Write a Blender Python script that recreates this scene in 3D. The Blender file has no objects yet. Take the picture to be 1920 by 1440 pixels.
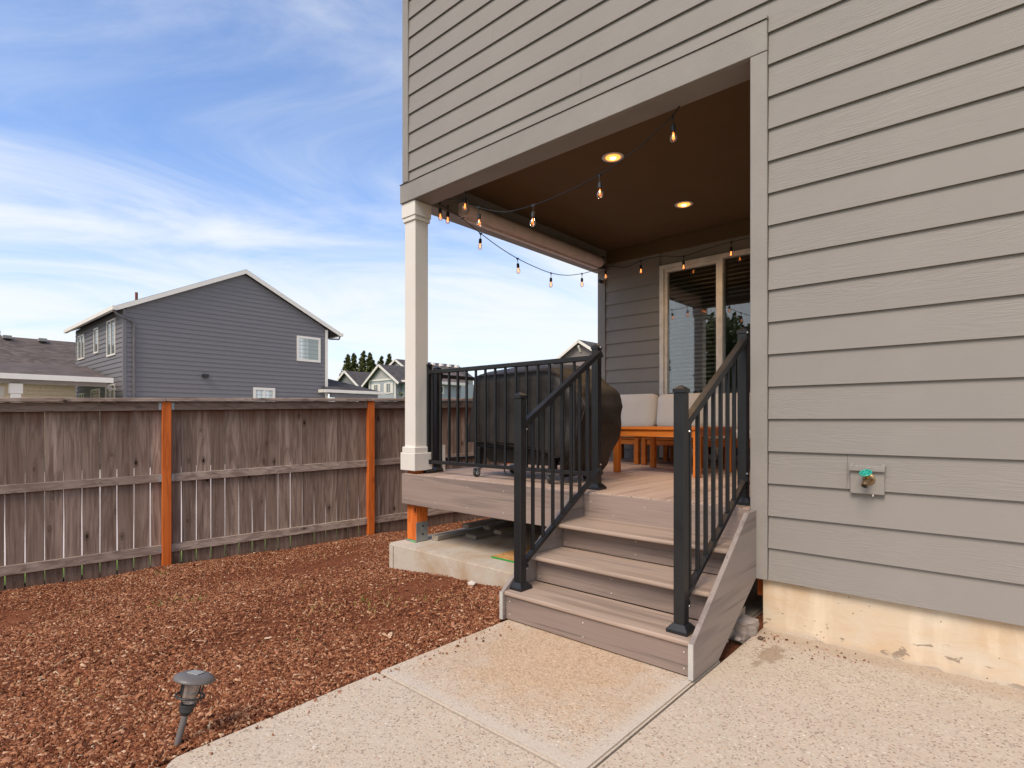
import bpy, bmesh, math, random
import numpy as np
from mathutils import Vector, Matrix

random.seed(7); rng = np.random.default_rng(7)
scene = bpy.context.scene
col = scene.collection

# ------------------------------------------------------------------ camera
cam = bpy.data.cameras.new('camera'); camo = bpy.data.objects.new('camera', cam); col.objects.link(camo)
cam.sensor_width = 36; cam.lens = 1045/1920*36; cam.shift_y = 68/1920
cam.clip_start = .05; cam.clip_end = 3000
camo.location = (0, 0, 1.17); camo.rotation_euler = (math.radians(90), 0, math.radians(41.67))
scene.camera = camo

# ------------------------------------------------------------------ light, sky, exposure
SUN = Vector((.10, -.62, .74)).normalized()
sun = bpy.data.lights.new('sun', 'SUN'); suno = bpy.data.objects.new('sun', sun); col.objects.link(suno)
sun.energy = 2.7; sun.angle = math.radians(28); sun.color = (1, .85, .69)
suno.rotation_euler = SUN.to_track_quat('Z', 'Y').to_euler()
suno.location = (-10, -14, 14)

world = bpy.data.worlds.new('World'); scene.world = world; world.use_nodes = True
wt = world.node_tree; wt.nodes.clear()
def W(t, **k):
    n = wt.nodes.new(t)
    for a, b in k.items():
        if a.startswith('i_'): n.inputs[a[2:]].default_value = b
        else: setattr(n, a, b)
    return n
wl = wt.links.new
sky = W('ShaderNodeTexSky', sky_type='NISHITA', sun_disc=False)
sky.sun_elevation = math.asin(SUN.z); sky.sun_rotation = math.atan2(SUN.x, SUN.y)
sky.altitude = 100; sky.air_density = 1.0; sky.dust_density = .6; sky.ozone_density = 1.6
tc = W('ShaderNodeTexCoord'); sep = W('ShaderNodeSeparateXYZ'); wl(tc.outputs['Generated'], sep.inputs[0])
zc = W('ShaderNodeMath', operation='MAXIMUM'); wl(sep.outputs[2], zc.inputs[0]); zc.inputs[1].default_value = 0.0
za = W('ShaderNodeMath', operation='ADD'); wl(zc.outputs[0], za.inputs[0]); za.inputs[1].default_value = .16
dx = W('ShaderNodeMath', operation='DIVIDE'); wl(sep.outputs[0], dx.inputs[0]); wl(za.outputs[0], dx.inputs[1])
dy = W('ShaderNodeMath', operation='DIVIDE'); wl(sep.outputs[1], dy.inputs[0]); wl(za.outputs[0], dy.inputs[1])
cmb = W('ShaderNodeCombineXYZ'); wl(dx.outputs[0], cmb.inputs[0]); wl(dy.outputs[0], cmb.inputs[1])
mp0 = W('ShaderNodeMapping'); wl(cmb.outputs[0], mp0.inputs[0]); mp0.inputs['Rotation'].default_value = (0, 0, math.radians(27))
mp = W('ShaderNodeMapping'); wl(mp0.outputs[0], mp.inputs[0])
mp.inputs['Rotation'].default_value = (0, 0, 0); mp.inputs['Scale'].default_value = (1.0, .46, 1); mp.inputs['Location'].default_value = (3.1, .7, 0)
n1 = W('ShaderNodeTexNoise'); wl(mp.outputs[0], n1.inputs['Vector'])
for k, v in dict(Scale=1.25, Detail=11, Roughness=.60, Distortion=1.2).items(): n1.inputs[k].default_value = v
n2 = W('ShaderNodeTexNoise'); wl(mp.outputs[0], n2.inputs['Vector'])
for k, v in dict(Scale=.36, Detail=3, Roughness=.5, Distortion=.3).items(): n2.inputs[k].default_value = v
# cirrus is thicker seen low over the horizon: same in every direction
band = W('ShaderNodeMapRange', interpolation_type='SMOOTHSTEP'); wl(zc.outputs[0], band.inputs[0])
for i, v in zip((1, 2, 3, 4), (.18, .50, .12, -.02)): band.inputs[i].default_value = v
sm = W('ShaderNodeMath', operation='MULTIPLY_ADD'); wl(n1.outputs[0], sm.inputs[0]); sm.inputs[1].default_value = .62; wl(band.outputs[0], sm.inputs[2])
sm2 = W('ShaderNodeMath', operation='MULTIPLY_ADD'); wl(n2.outputs[0], sm2.inputs[0]); sm2.inputs[1].default_value = .62; wl(sm.outputs[0], sm2.inputs[2])
cr = W('ShaderNodeMapRange', interpolation_type='SMOOTHSTEP'); wl(sm2.outputs[0], cr.inputs[0])
for i, v in zip((1, 2, 3, 4), (.45, .75, .06, .95)): cr.inputs[i].default_value = v
hz = W('ShaderNodeMapRange', interpolation_type='SMOOTHSTEP'); wl(zc.outputs[0], hz.inputs[0])
for i, v in zip((1, 2, 3, 4), (0, .16, .48, 0.)): hz.inputs[i].default_value = v
mx0 = W('ShaderNodeMath', operation='MAXIMUM'); wl(cr.outputs[0], mx0.inputs[0]); wl(hz.outputs[0], mx0.inputs[1])
tint = W('ShaderNodeMix', data_type='RGBA', blend_type='MULTIPLY'); tint.inputs[0].default_value = 1
wl(sky.outputs[0], tint.inputs[6]); tint.inputs[7].default_value = (1.12, 1.34, 1.66, 1)
mxc = W('ShaderNodeMix', data_type='RGBA'); wl(mx0.outputs[0], mxc.inputs[0]); wl(tint.outputs[2], mxc.inputs[6])
mxc.inputs[7].default_value = (6.5, 6.75, 7.0, 1)
bg = W('ShaderNodeBackground'); wl(mxc.outputs[2], bg.inputs[0]); bg.inputs[1].default_value = .12
wo = W('ShaderNodeOutputWorld'); wl(bg.outputs[0], wo.inputs[0])

vs = scene.view_settings
vs.view_transform = 'Standard'; vs.look = 'None'; vs.exposure = 0.29; vs.gamma = 1; vs.use_curve_mapping = False
scene.render.engine = 'CYCLES'
scene.cycles.max_bounces = 8; scene.cycles.transparent_max_bounces = 12

# ------------------------------------------------------------------ node material helper
class M:
    def __init__(s, name, rough=.6, spec=.5, metal=0):
        s.m = bpy.data.materials.new(name); s.m.use_nodes = True; s.t = s.m.node_tree
        s.b = s.t.nodes['Principled BSDF']; s.b.inputs['Roughness'].default_value = rough
        s.b.inputs['Specular IOR Level'].default_value = spec; s.b.inputs['Metallic'].default_value = metal
    def n(s, t, *ins, **k):
        nd = s.t.nodes.new(t)
        for a, b in k.items(): setattr(nd, a, b)
        for i, v in enumerate(ins):
            if v is None: continue
            s.set(nd.inputs[i], v)
        return nd
    def set(s, sock, v):
        if hasattr(v, 'is_output'): s.t.links.new(v, sock)
        else: sock.default_value = v
    def math(s, op, a, b=None, c=None):
        return s.n('ShaderNodeMath', a, b, c, operation=op).outputs[0]
    def coord(s, scale=(1, 1, 1), rnd=True, rot=(0, 0, 0)):
        tc = s.n('ShaderNodeTexCoord').outputs['Object']
        if rnd:
            oi = s.n('ShaderNodeObjectInfo').outputs['Random']
            o = s.n('ShaderNodeCombineXYZ', s.math('MULTIPLY', oi, 37.0), s.math('MULTIPLY', oi, 91.0), s.math('MULTIPLY', oi, 53.0)).outputs[0]
            tc = s.n('ShaderNodeVectorMath', tc, o, operation='ADD').outputs[0]
        return s.n('ShaderNodeMapping', tc, None, rot, scale).outputs[0]
    def noise(s, vec, scale=1, detail=3, rough=.5, dist=0):
        nd = s.n('ShaderNodeTexNoise'); s.set(nd.inputs['Vector'], vec)
        for k, v in (('Scale', scale), ('Detail', detail), ('Roughness', rough), ('Distortion', dist)): nd.inputs[k].default_value = v
        return nd.outputs[0]
    def voro(s, vec, scale=1, out='Distance', rnd=1):
        nd = s.n('ShaderNodeTexVoronoi'); s.set(nd.inputs['Vector'], vec); nd.inputs['Scale'].default_value = scale
        nd.inputs['Randomness'].default_value = rnd
        return nd.outputs[out]
    def rng(s, v, a, b, c=0., d=1.):
        return s.n('ShaderNodeMapRange', v, a, b, c, d).outputs[0]
    def ramp(s, v, *stops):
        nd = s.n('ShaderNodeValToRGB', v); e = nd.color_ramp.elements
        while len(e) < len(stops): e.new(.5)
        for el, (p, c) in zip(e, stops): el.position = p; el.color = (*c, 1)
        return nd.outputs[0]
    def mix(s, f, a, b, blend='MIX'):
        nd = s.n('ShaderNodeMix', data_type='RGBA', blend_type=blend)
        for i, v in ((0, f), (6, a), (7, b)):
            if isinstance(v, tuple) and len(v) == 3: v = (*v, 1)
            s.set(nd.inputs[i], v)
        return nd.outputs[2]
    def bump(s, h, strength=.3, dist=.01, prev=None):
        nd = s.n('ShaderNodeBump'); nd.inputs['Strength'].default_value = strength; nd.inputs['Distance'].default_value = dist
        s.set(nd.inputs['Height'], h)
        if prev is not None: s.set(nd.inputs['Normal'], prev)
        s.t.links.new(nd.outputs[0], s.b.inputs['Normal']); return nd.outputs[0]
    def color(s, c):
        if isinstance(c, tuple): c = (*c, 1)
        s.set(s.b.inputs['Base Color'], c); return s
    def rough(s, c): s.set(s.b.inputs['Roughness'], c); return s

def paint(name, c, rough=.6, var=.06, bumpy=.08, bs=60):
    m = M(name, rough, .35); v = m.coord(rnd=True)
    n = m.noise(v, 3.0, 5, .6)
    dk = tuple(x*(1-var*2) for x in c); lt = tuple(min(1, x*(1+var)) for x in c)
    m.color(m.mix(m.rng(n, .3, .7), dk, lt)); m.bump(m.noise(v, bs, 3, .6), bumpy, .004); return m.m
def plain(name, c, rough=.5, metal=0, spec=.5):
    m = M(name, rough, spec, metal); v = m.coord(); n = m.noise(v, 9, 4, .6)
    m.color(m.mix(m.rng(n, .3, .75), tuple(x*.82 for x in c), tuple(x*1.08 for x in c))); m.rough(m.rng(n, .3, .7, rough*.85, min(1, rough*1.15))); return m.m

def siding_mat(name, c, grain=1.0):
    m = M(name, .62, .28); v = m.coord((.9, .9, 11))
    a = m.noise(v, 1.6, 4, .55, .8)
    rings = m.math('SINE', m.math('MULTIPLY', a, 62))
    fine = m.noise(m.coord((5, 5, 210)), 1.5, 3, .6)
    patch = m.rng(m.noise(m.coord((.8, .8, 4)), 1.2, 2), .42, .62)
    h = m.math('ADD', m.math('MULTIPLY', m.math('MULTIPLY', rings, patch), .6), m.math('MULTIPLY', fine, .7))
    m.bump(h, .22*grain, .0035)
    big = m.noise(m.coord((1, 1, 1), rnd=False), 1.3, 5, .6)
    oi = m.n('ShaderNodeObjectInfo').outputs['Random']
    t = m.math('ADD', m.rng(big, .3, .7, 0, .7), m.math('MULTIPLY', oi, .3))
    base = m.mix(t, tuple(x*.90 for x in c), tuple(x*1.06 for x in c))
    base = m.mix(m.rng(m.noise(m.coord((6, 6, 9), False), 3, 6, .7), .62, .74, 0, .16), base, tuple(x*.62 for x in c))
    m.color(base); return m.m

def composite(name, axis, c1, c2, dark, lo=.34, hi=.66):
    """capped composite decking: soft streaks along one axis"""
    sc = {'x': (.9, 36, 36), 'y': (36, .9, 36)}[axis]
    m = M(name, .62, .35); v = m.coord(sc)
    n = m.noise(v, 1.0, 5, .62, .25); n2 = m.noise(m.coord({'x': (.5, 7, 7), 'y': (7, .5, 7)}[axis]), 1.3, 3, .5, .6)
    base = m.mix(m.rng(n, .3, .7), c1, c2)
    base = m.mix(m.rng(n2, .52, .66, 0, .60), base, dark)
    base = m.mix(m.rng(n, .56, .68, 0, .75), base, dark)
    oi = m.n('ShaderNodeObjectInfo').outputs['Random']
    base = m.mix(m.math('MULTIPLY', oi, .22), base, dark)
    v2 = m.coord((60, 60, 60)); sp = m.voro(m.coord((1, 1, 1)), 7)
    base = m.mix(m.rng(sp, .035, .02, 0, .6), base, (.55, .5, .46))
    m.color(base)
    f = m.noise(m.coord({'x': (6, 150, 150), 'y': (150, 6, 150)}[axis]), 1, 3, .6)
    m.bump(f, .35, .002); m.rough(m.rng(n, .3, .7, .5, .7)); return m.m

def wood(name, axis, c1, c2, dark, knots=True, rough=.8, gs=1.0, topstain=False):
    sc = {'x': (1, 14, 14), 'y': (14, 1, 14), 'z': (14, 14, 1)}[axis]; sc = tuple(x*gs for x in sc)
    m = M(name, rough, .2); v = m.coord(sc)
    n = m.noise(v, 1.0, 6, .65, .7)
    rings = m.math('SINE', m.math('MULTIPLY', m.noise(m.coord({'x': (.7, 7, 7), 'y': (7, .7, 7), 'z': (7, 7, .7)}[axis]), 1, 3, .5, .5), 45))
    base = m.mix(m.rng(n, .28, .72), c1, c2)
    base = m.mix(m.rng(rings, -.2, 1, 0, .38), base, dark)
    oi = m.n('ShaderNodeObjectInfo').outputs['Random']
    base = m.mix(m.math('MULTIPLY', oi, .62), base, tuple(x*.75 for x in c1))
    base = m.mix(m.rng(m.noise(m.coord({'x': (1, 26, 26), 'y': (26, 1, 26), 'z': (26, 26, 1)}[axis]), 1.3, 4, .6, .4), .55, .70, 0, .55), base, dark)
    if knots:
        kv = m.coord({'x': (3.4, 7, 7), 'y': (7, 3.4, 7), 'z': (7, 7, 3.4)}[axis])
        k = m.voro(kv, .85)
        ring = m.math('SINE', m.math('MULTIPLY', k, 60))
        near = m.rng(k, .26, .14)
        base = m.mix(m.math('MULTIPLY', near, m.rng(ring, -1, 1, 0, .5)), base, tuple(x*.55 for x in dark))
        base = m.mix(m.rng(k, .11, .06), base, tuple(x*.35 for x in dark))
    if topstain:
        g = m.n('ShaderNodeSeparateXYZ', m.n('ShaderNodeTexCoord').outputs['Object']).outputs[2]
        st = m.math('ADD', g, m.math('MULTIPLY', m.noise(m.coord((9, 9, 1.5)), 1, 4), .35))
        base = m.mix(m.rng(st, 1.30, 1.50, 0, .75), base, (.13, .045, .02))
        base = m.mix(m.rng(st, -.12, -.30, 0, .5), base, (.10, .055, .035))
    m.color(base); m.bump(m.math('ADD', n, m.math('MULTIPLY', rings, .25)), .35, .004); return m.m

SID = (.272, .251, .231)
m_siding = siding_mat('taupe_fibre_cement_siding', SID)
m_trim = paint('taupe_trim_paint', (.282, .260, .238), .6, .05, .35, 90)
m_ceiling = paint('taupe_ceiling_paint', (.14, .088, .042), .9, .03, .1, 120)
m_inner = paint('taupe_porch_paint', (.30, .265, .235), .8, .04, .1, 120)
m_white = paint('white_column_paint', (.74, .70, .64), .55, .02, .06, 40)
m_vinyl = plain('white_vinyl', (.86, .82, .77), .4)
m_metal_black = plain('black_powder_coat', (.013, .0135, .015), .42, 0, .5)
m_bolt = plain('bolt_steel', (.55, .55, .55), .3, 1)
m_galv = plain('galvanised_steel', (.42, .46, .48), .45, .7)
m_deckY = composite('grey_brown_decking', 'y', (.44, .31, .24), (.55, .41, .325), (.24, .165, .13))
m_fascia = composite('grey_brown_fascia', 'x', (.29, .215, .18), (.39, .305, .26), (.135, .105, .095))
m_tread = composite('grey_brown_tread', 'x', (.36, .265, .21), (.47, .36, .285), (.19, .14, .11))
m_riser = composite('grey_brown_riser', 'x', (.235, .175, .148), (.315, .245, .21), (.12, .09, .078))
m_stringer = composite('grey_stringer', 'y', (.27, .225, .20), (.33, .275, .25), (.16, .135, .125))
m_cutend = plain('composite_cut_end', (.52, .50, .46), .8)
m_fence = wood('weathered_cedar_board', 'z', (.19, .13, .102), (.48, .375, .32), (.075, .042, .032), True, .85, 1.0, True)
m_rail = wood('weathered_fence_rail', 'y', (.27, .20, .168), (.58, .48, .42), (.10, .065, .052), True, .85)
m_post = wood('orange_stained_post', 'z', (.62, .14, .026), (.80, .22, .045), (.26, .045, .01), True, .6, .6)
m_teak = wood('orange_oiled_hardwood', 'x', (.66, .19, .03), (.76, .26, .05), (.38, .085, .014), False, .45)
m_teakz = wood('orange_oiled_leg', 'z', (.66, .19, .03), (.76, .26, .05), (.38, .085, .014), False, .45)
m_sofa = wood('shaded_sofa_hardwood', 'x', (.40, .12, .022), (.50, .17, .035), (.22, .05, .01), False, .5)  # orange hardwood darkened, with the porch shade put into its colour
m_lumber = wood('old_grey_lumber', 'y', (.28, .235, .185), (.50, .44, .36), (.10, .08, .06), False, .9)
m_shade = plain('shade_fabric_pinkish', (.80, .68, .65), .6)
m_roof = None

def roof_mat(name, c):
    m = M(name, .9, .2); v = m.coord(rnd=False)
    b = m.n('ShaderNodeTexBrick'); m.set(b.inputs['Vector'], m.coord((1, 1, 1), False))
    cell = m.voro(m.coord((3.0, 3.0, 12), False), 1.0, 'Color')
    g = m.n('ShaderNodeSeparateColor', cell).outputs[0]
    n = m.noise(v, 30, 3)
    t = m.math('ADD', m.math('MULTIPLY', g, .6), m.math('MULTIPLY', n, .4))
    m.color(m.mix(t, tuple(x*.6 for x in c), tuple(x*1.45 for x in c))); m.bump(n, .5, .02); m.t.nodes.remove(b); return m.m
m_roof_brown = roof_mat('brown_grey_shingle', (.115, .092, .085))
m_roof_dark = roof_mat('dark_grey_shingle', (.075, .068, .068))

# glass that mirrors the sky and lets the dark room show
def glass(name, tint=(.8, .85, .85), boost=1.0):
    m = M(name); t = m.t
    tr = m.n('ShaderNodeBsdfTransparent', (*tint, 1)).outputs[0]
    gl = m.n('ShaderNodeBsdfGlossy', (1, 1, 1, 1), .01).outputs[0]
    fr = m.n('ShaderNodeFresnel', 1.9).outputs[0]
    f = m.math('MINIMUM', m.math('MULTIPLY', fr, boost), .95)
    mx = m.n('ShaderNodeMixShader', f, tr, gl).outputs[0]
    t.links.new(mx, t.nodes['Material Output'].inputs['Surface']); return m.m
m_glass = glass('door_glass', (.85, .88, .88), 1.1)
m_winglass = plain('far_window_glass', (.10, .13, .13), .06, 0, 1.0)
mwp = M('far_window_with_curtain', .12, .8)
mwp.color(mwp.ramp(mwp.noise(mwp.coord((2.2, 2.2, .02), False), 1.0, 2, .5), (.40, (.28, .33, .31)), (.50, (.50, .56, .53)), (.58, (.74, .80, .79)), (.66, (.40, .46, .44))))
m_winpale = mwp.m

def emit(name, c, s):
    m = M(name); e = m.n('ShaderNodeEmission', (*c, 1), s).outputs[0]
    m.t.links.new(e, m.t.nodes['Material Output'].inputs['Surface']); return m.m
m_lens = emit('warm_downlight_lens', (1, .34, .06), 1.9)
m_core = emit('downlight_core', (1, .58, .20), 5)
m_filament = emit('amber_filament', (1, .28, .06), 3.6)
m_bulb = None
mb = M('clear_bulb_glass')
_tr = mb.n('ShaderNodeBsdfTransparent', (1, .86, .78, 1)).outputs[0]; _gl = mb.n('ShaderNodeBsdfGlossy', (1, 1, 1, 1), .03).outputs[0]
_lw = mb.n('ShaderNodeLayerWeight', .55).outputs[1]
mb.t.links.new(mb.n('ShaderNodeMixShader', mb.math('MULTIPLY', _lw, .75), _tr, _gl).outputs[0], mb.t.nodes['Material Output'].inputs['Surface'])
m_bulb = mb.m

# ------------------------------------------------------------------ ground materials
def aggregate(name, tan=False):
    m = M(name, .85, .25); v = m.coord(rnd=False)
    cc = m.n('ShaderNodeSeparateColor', m.voro(v, 120, 'Color')).outputs[0]
    cd = m.voro(v, 120)
    c = m.ramp(cc, (0, (.33, .25, .19)), (.07, (.50, .415, .34)), (.35, (.56, .47, .37)), (.62, (.52, .435, .34)), (.84, (.60, .51, .41)), (.95, (.52, .37, .26)), (1, (.72, .66, .58)))
    c2 = m.n('ShaderNodeSeparateColor', m.voro(v, 150, 'Color')).outputs[1]
    c = m.mix(m.rng(c2, .91, .93, 0, .75), c, (.19, .12, .09))
    big = m.noise(v, 1.6, 6, .6); mid = m.noise(v, 7, 5, .65)
    c = m.mix(m.rng(big, .35, .68, 0, .35), c, (.45, .375, .295))
    c = m.mix(m.rng(mid, .45, .75, 0, .35), c, (.59, .51, .42))
    sx = m.n('ShaderNodeSeparateXYZ', m.n('ShaderNodeTexCoord').outputs['Object'])
    if tan:   # a rust-tan stain where water runs off the steps
        a = m.math('SUBTRACT', sx.outputs[0], -1.68); b = m.math('SUBTRACT', sx.outputs[1], 2.18)
        d = m.math('SQRT', m.math('ADD', m.math('MULTIPLY', a, a), m.math('MULTIPLY', m.math('MULTIPLY', b, b), 1.1)))
        d = m.math('ADD', d, m.math('MULTIPLY', m.math('SUBTRACT', mid, .5), .9))
        st = m.rng(d, .72, .30, 0, .62)
        c = m.mix(st, c, m.mix(cc, (.36, .22, .11), (.62, .42, .26)))
        # smooth trowelled edge by the joint
        e = m.math('ADD', m.math('MINIMUM', m.math('SUBTRACT', -1.045, sx.outputs[0]), m.math('SUBTRACT', sx.outputs[1], 1.53)), m.math('MULTIPLY', m.math('SUBTRACT', mid, .5), .12))
        c = m.mix(m.rng(e, .09, .03, 0, .65), c, (.55, .49, .42))
    else:     # mud splash near the faucet wall
        a = m.math('SUBTRACT', sx.outputs[0], -.89); b = m.math('SUBTRACT', sx.outputs[1], 2.93)
        d = m.math('SQRT', m.math('ADD', m.math('MULTIPLY', m.math('MULTIPLY', a, a), 5.0), m.math('MULTIPLY', b, b)))
        d = m.math('ADD', d, m.math('MULTIPLY', m.math('SUBTRACT', m.noise(v, 11, 4), .5), .5))
        c = m.mix(m.rng(d, .15, .10, 0, .55), c, (.26, .17, .10))
        e = m.math('ADD', sx.outputs[1], m.math('MULTIPLY', m.math('SUBTRACT', mid, .5), .25))
        c = m.mix(m.rng(e, 3.08, 3.2, 0, .45), c, (.36, .27, .19))
    m.color(c)
    h = m.math('ADD', m.math('MULTIPLY', cd, -1.0), m.math('MULTIPLY', mid, .4))
    m.bump(h, .35, .004); return m.m
m_agg = aggregate('exposed_aggregate_concrete'); m_agg_tan = aggregate('stained_aggregate_concrete', True)

def concrete(name, c, stain, amt=.5, sc=1.0):
    m = M(name, .88, .2); v = m.coord(rnd=False)
    n = m.noise(v, 3*sc, 7, .65, .4); f = m.noise(v, 60*sc, 4, .6)
    b = m.mix(m.rng(n, .42, .68, 0, amt), c, stain)
    b = m.mix(m.rng(m.noise(v, 14*sc, 6, .7, .3), .58, .72, 0, .35), b, tuple(min(1, x*1.18) for x in c))
    b = m.mix(m.rng(f, .62, .72, 0, .5), b, tuple(x*.5 for x in stain))
    pit = m.voro(v, 9*sc); b = m.mix(m.rng(pit, .06, .04, 0, .8), b, (.16, .12, .09))
    m.color(b); m.bump(m.math('ADD', n, m.math('MULTIPLY', f, .5)), .4, .006); return m.m
m_slab = concrete('weathered_slab', (.52, .46, .385), (.40, .27, .16), .85)
m_block = concrete('grey_block', (.36, .31, .28), (.20, .16, .14), .6, 2)
def found_mat():
    m = M('cream_foundation', .8, .25); v = m.coord(rnd=False)
    n = m.noise(m.coord((1, 1, 1.6), False), 2.6, 8, .68, .5)
    b = m.mix(m.rng(n, .35, .68), (.64, .55, .43), (.60, .43, .27))
    b = m.mix(m.rng(m.noise(m.coord((5, 5, 1.2), False), 2, 6, .6), .5, .7, 0, .55), b, (.80, .69, .54))
    ch = m.noise(m.coord((1, 1, 2.3), False), 8.5, 4, .6, .8)
    z = m.n('ShaderNodeSeparateXYZ', m.n('ShaderNodeTexCoord').outputs['Object']).outputs[2]
    lo = m.rng(z, .17, .05, 0, .085)
    b = m.mix(m.rng(m.math('ADD', ch, lo), .675, .70, 0, .85), b, (.27, .21, .16))
    b = m.mix(m.rng(m.math('ADD', z, m.math('MULTIPLY', m.noise(v, 12, 4), .07)), .065, .035, 0, .6), b, (.50, .44, .37))
    pit = m.voro(v, 21); b = m.mix(m.rng(pit, .09, .06, 0, .8), b, (.17, .11, .07))
    m.color(b); m.bump(m.math('ADD', ch, n), .35, .006); return m.m
m_found = found_mat()
def mulch_base():
    m = M('red_brown_mulch_soil', .95, .1); v = m.coord(rnd=False)
    n = m.noise(v, 2.2, 6, .65); f = m.noise(v, 70, 5, .7); k = m.n('ShaderNodeSeparateColor', m.voro(m.coord((1, 1.4, 1), False), 80, 'Color')).outputs[0]
    b = m.mix(m.rng(n, .35, .65), (.16, .045, .019), (.25, .088, .042))
    b = m.mix(m.rng(k, .55, 1, 0, .7), b, (.27, .135, .085)); b = m.mix(m.rng(f, .5, .7, 0, .7), b, (.05, .018, .010))
    m.color(b); m.bump(m.math('ADD', f, k), .8, .012); return m.m
m_mulch = mulch_base()
mc = M('bark_chips', .85, .2)
at = mc.n('ShaderNodeAttribute', attribute_name='tint'); g = mc.n('ShaderNodeSeparateColor', at.outputs['Color']).outputs[0]
mc.color(mc.mix(mc.rng(mc.noise(mc.coord((1, 1, 1), False), 130, 2), .3, .7, 0, .35), mc.ramp(g, (0, (.05, .017, .008)), (.25, (.16, .048, .021)), (.5, (.33, .125, .058)), (.72, (.48, .23, .125)), (.88, (.62, .40, .25)), (1, (.84, .68, .49))), (.08, .03, .018)))
m_chip = mc.m
mg = M('lawn_grass', .9, .1); gv = mg.coord(rnd=False)
mg.color(mg.mix(mg.rng(mg.noise(gv, .5, 6, .6), .3, .7), (.055, .10, .02), (.12, .19, .035))); mg.bump(mg.noise(gv, 25, 3), .6, .05); m_grass = mg.m
m_verge = plain('bright_verge_grass', (.22, .34, .04), .9)
m_pave = concrete('pale_pavement', (.66, .58, .54), (.55, .48, .45), .5, .3)
mn = M('conifer_needles', .8, .15)
_c = mn.n('ShaderNodeSeparateColor', mn.n('ShaderNodeAttribute', attribute_name='tint').outputs['Color']).outputs[0]
mn.color(mn.ramp(_c, (0, (.04, .055, .022)), (.5, (.12, .135, .05)), (1, (.26, .27, .12)))); m_needle = mn.m
m_bark = plain('tree_bark', (.10, .07, .05), .9)

# ------------------------------------------------------------------ mesh helpers
class B:
    def __init__(s): s.v = []; s.f = []; s.mi = []
    def add(s, vs, fs, mi=0):
        o = len(s.v); s.v += [tuple(x) for x in vs]; s.f += [tuple(i+o for i in f) for f in fs]; s.mi += [mi]*len(fs); return s
    def box(s, a, b, mi=0):
        x0, y0, z0 = a; x1, y1, z1 = b
        return s.hexa([(x0,y0,z0),(x1,y0,z0),(x1,y1,z0),(x0,y1,z0),(x0,y0,z1),(x1,y0,z1),(x1,y1,z1),(x0,y1,z1)], mi)
    def hexa(s, p, mi=0):
        return s.add(p, [(0,3,2,1),(4,5,6,7),(0,1,5,4),(1,2,6,5),(2,3,7,6),(3,0,4,7)], mi)
    def prism(s, prof, axis, a, b, mi=0):
        """profile of 2-D points extruded along axis from a to b"""
        def P(q, t):
            return {'x': (t, q[0], q[1]), 'y': (q[0], t, q[1]), 'z': (q[0], q[1], t)}[axis]
        n = len(prof); v = [P(q, a) for q in prof]+[P(q, b) for q in prof]
        f = [tuple(range(n))[::-1], tuple(range(n, 2*n))]+[(i, (i+1) % n, n+(i+1) % n, n+i) for i in range(n)]
        return s.add(v, f, mi)
    def beam(s, p, q, w, h, up=(0, 0, 1), mi=0):
        """bar with a w x h section from p to q"""
        p = Vector(p); q = Vector(q); d = (q-p).normalized(); u = Vector(up); r = d.cross(u).normalized(); u = r.cross(d)
        c = [(-1,-1),(1,-1),(1,1),(-1,1)]
        v = [p+r*a*w/2+u*b*h/2 for a, b in c]+[q+r*a*w/2+u*b*h/2 for a, b in c]
        return s.add(v, [(3,2,1,0),(4,5,6,7),(0,1,5,4),(1,2,6,5),(2,3,7,6),(3,0,4,7)], mi)
    def tube(s, pts, r, n=8, mi=0, caps=True):
        pts = [Vector(p) for p in pts]; rs = r if isinstance(r, (list, tuple)) else [r]*len(pts)
        rings = []
        for i, p in enumerate(pts):
            d = (pts[min(i+1, len(pts)-1)]-pts[max(i-1, 0)]).normalized()
            a = d.cross(Vector((0, 0, 1)) if abs(d.z) < .95 else Vector((1, 0, 0))).normalized(); b = d.cross(a)
            rings.append([p+(a*math.cos(t*2*math.pi/n)+b*math.sin(t*2*math.pi/n))*rs[i] for t in range(n)])
        v = [x for R in rings for x in R]; f = []
        for i in range(len(pts)-1):
            for j in range(n): f.append((i*n+j, i*n+(j+1) % n, (i+1)*n+(j+1) % n, (i+1)*n+j))
        if caps: f += [tuple(range(n))[::-1], tuple(range((len(pts)-1)*n, len(pts)*n))]
        return s.add(v, f, mi)
    def lathe(s, prof, c=(0, 0, 0), n=20, mi=0, mat=None):
        """prof: (radius, z)"""
        v = []; f = []
        for r, z in prof:
            for j in range(n):
                p = Vector((r*math.cos(j*2*math.pi/n), r*math.sin(j*2*math.pi/n), z))
                if mat: p = mat @ p
                v.append(p+Vector(c))
        for i in range(len(prof)-1):
            for j in range(n): f.append((i*n+j, i*n+(j+1) % n, (i+1)*n+(j+1) % n, (i+1)*n+j))
        f += [tuple(range(n))[::-1], tuple(range((len(prof)-1)*n, len(prof)*n))]
        return s.add(v, f, mi)
    def mesh(s, name, mats, origin=(0, 0, 0), bevel=0, smooth=False, seg=1):
        me = bpy.data.meshes.new(name); o = Vector(origin)
        me.from_pydata([Vector(p)-o for p in s.v], [], s.f)
        for m in (mats if isinstance(mats, (list, tuple)) else [mats]): me.materials.append(m)
        me.polygons.foreach_set('material_index', s.mi)
        bm = bmesh.new(); bm.from_mesh(me)
        bmesh.ops.recalc_face_normals(bm, faces=bm.faces)
        if bevel:
            bmesh.ops.bevel(bm, geom=[e for e in bm.edges if e.calc_length() > bevel*2.2], offset=bevel, segments=seg, affect='EDGES', clamp_overlap=True)
        bm.to_mesh(me); bm.free()
        if smooth: me.polygons.foreach_set('use_smooth', [True]*len(me.polygons))
        return me

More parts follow.
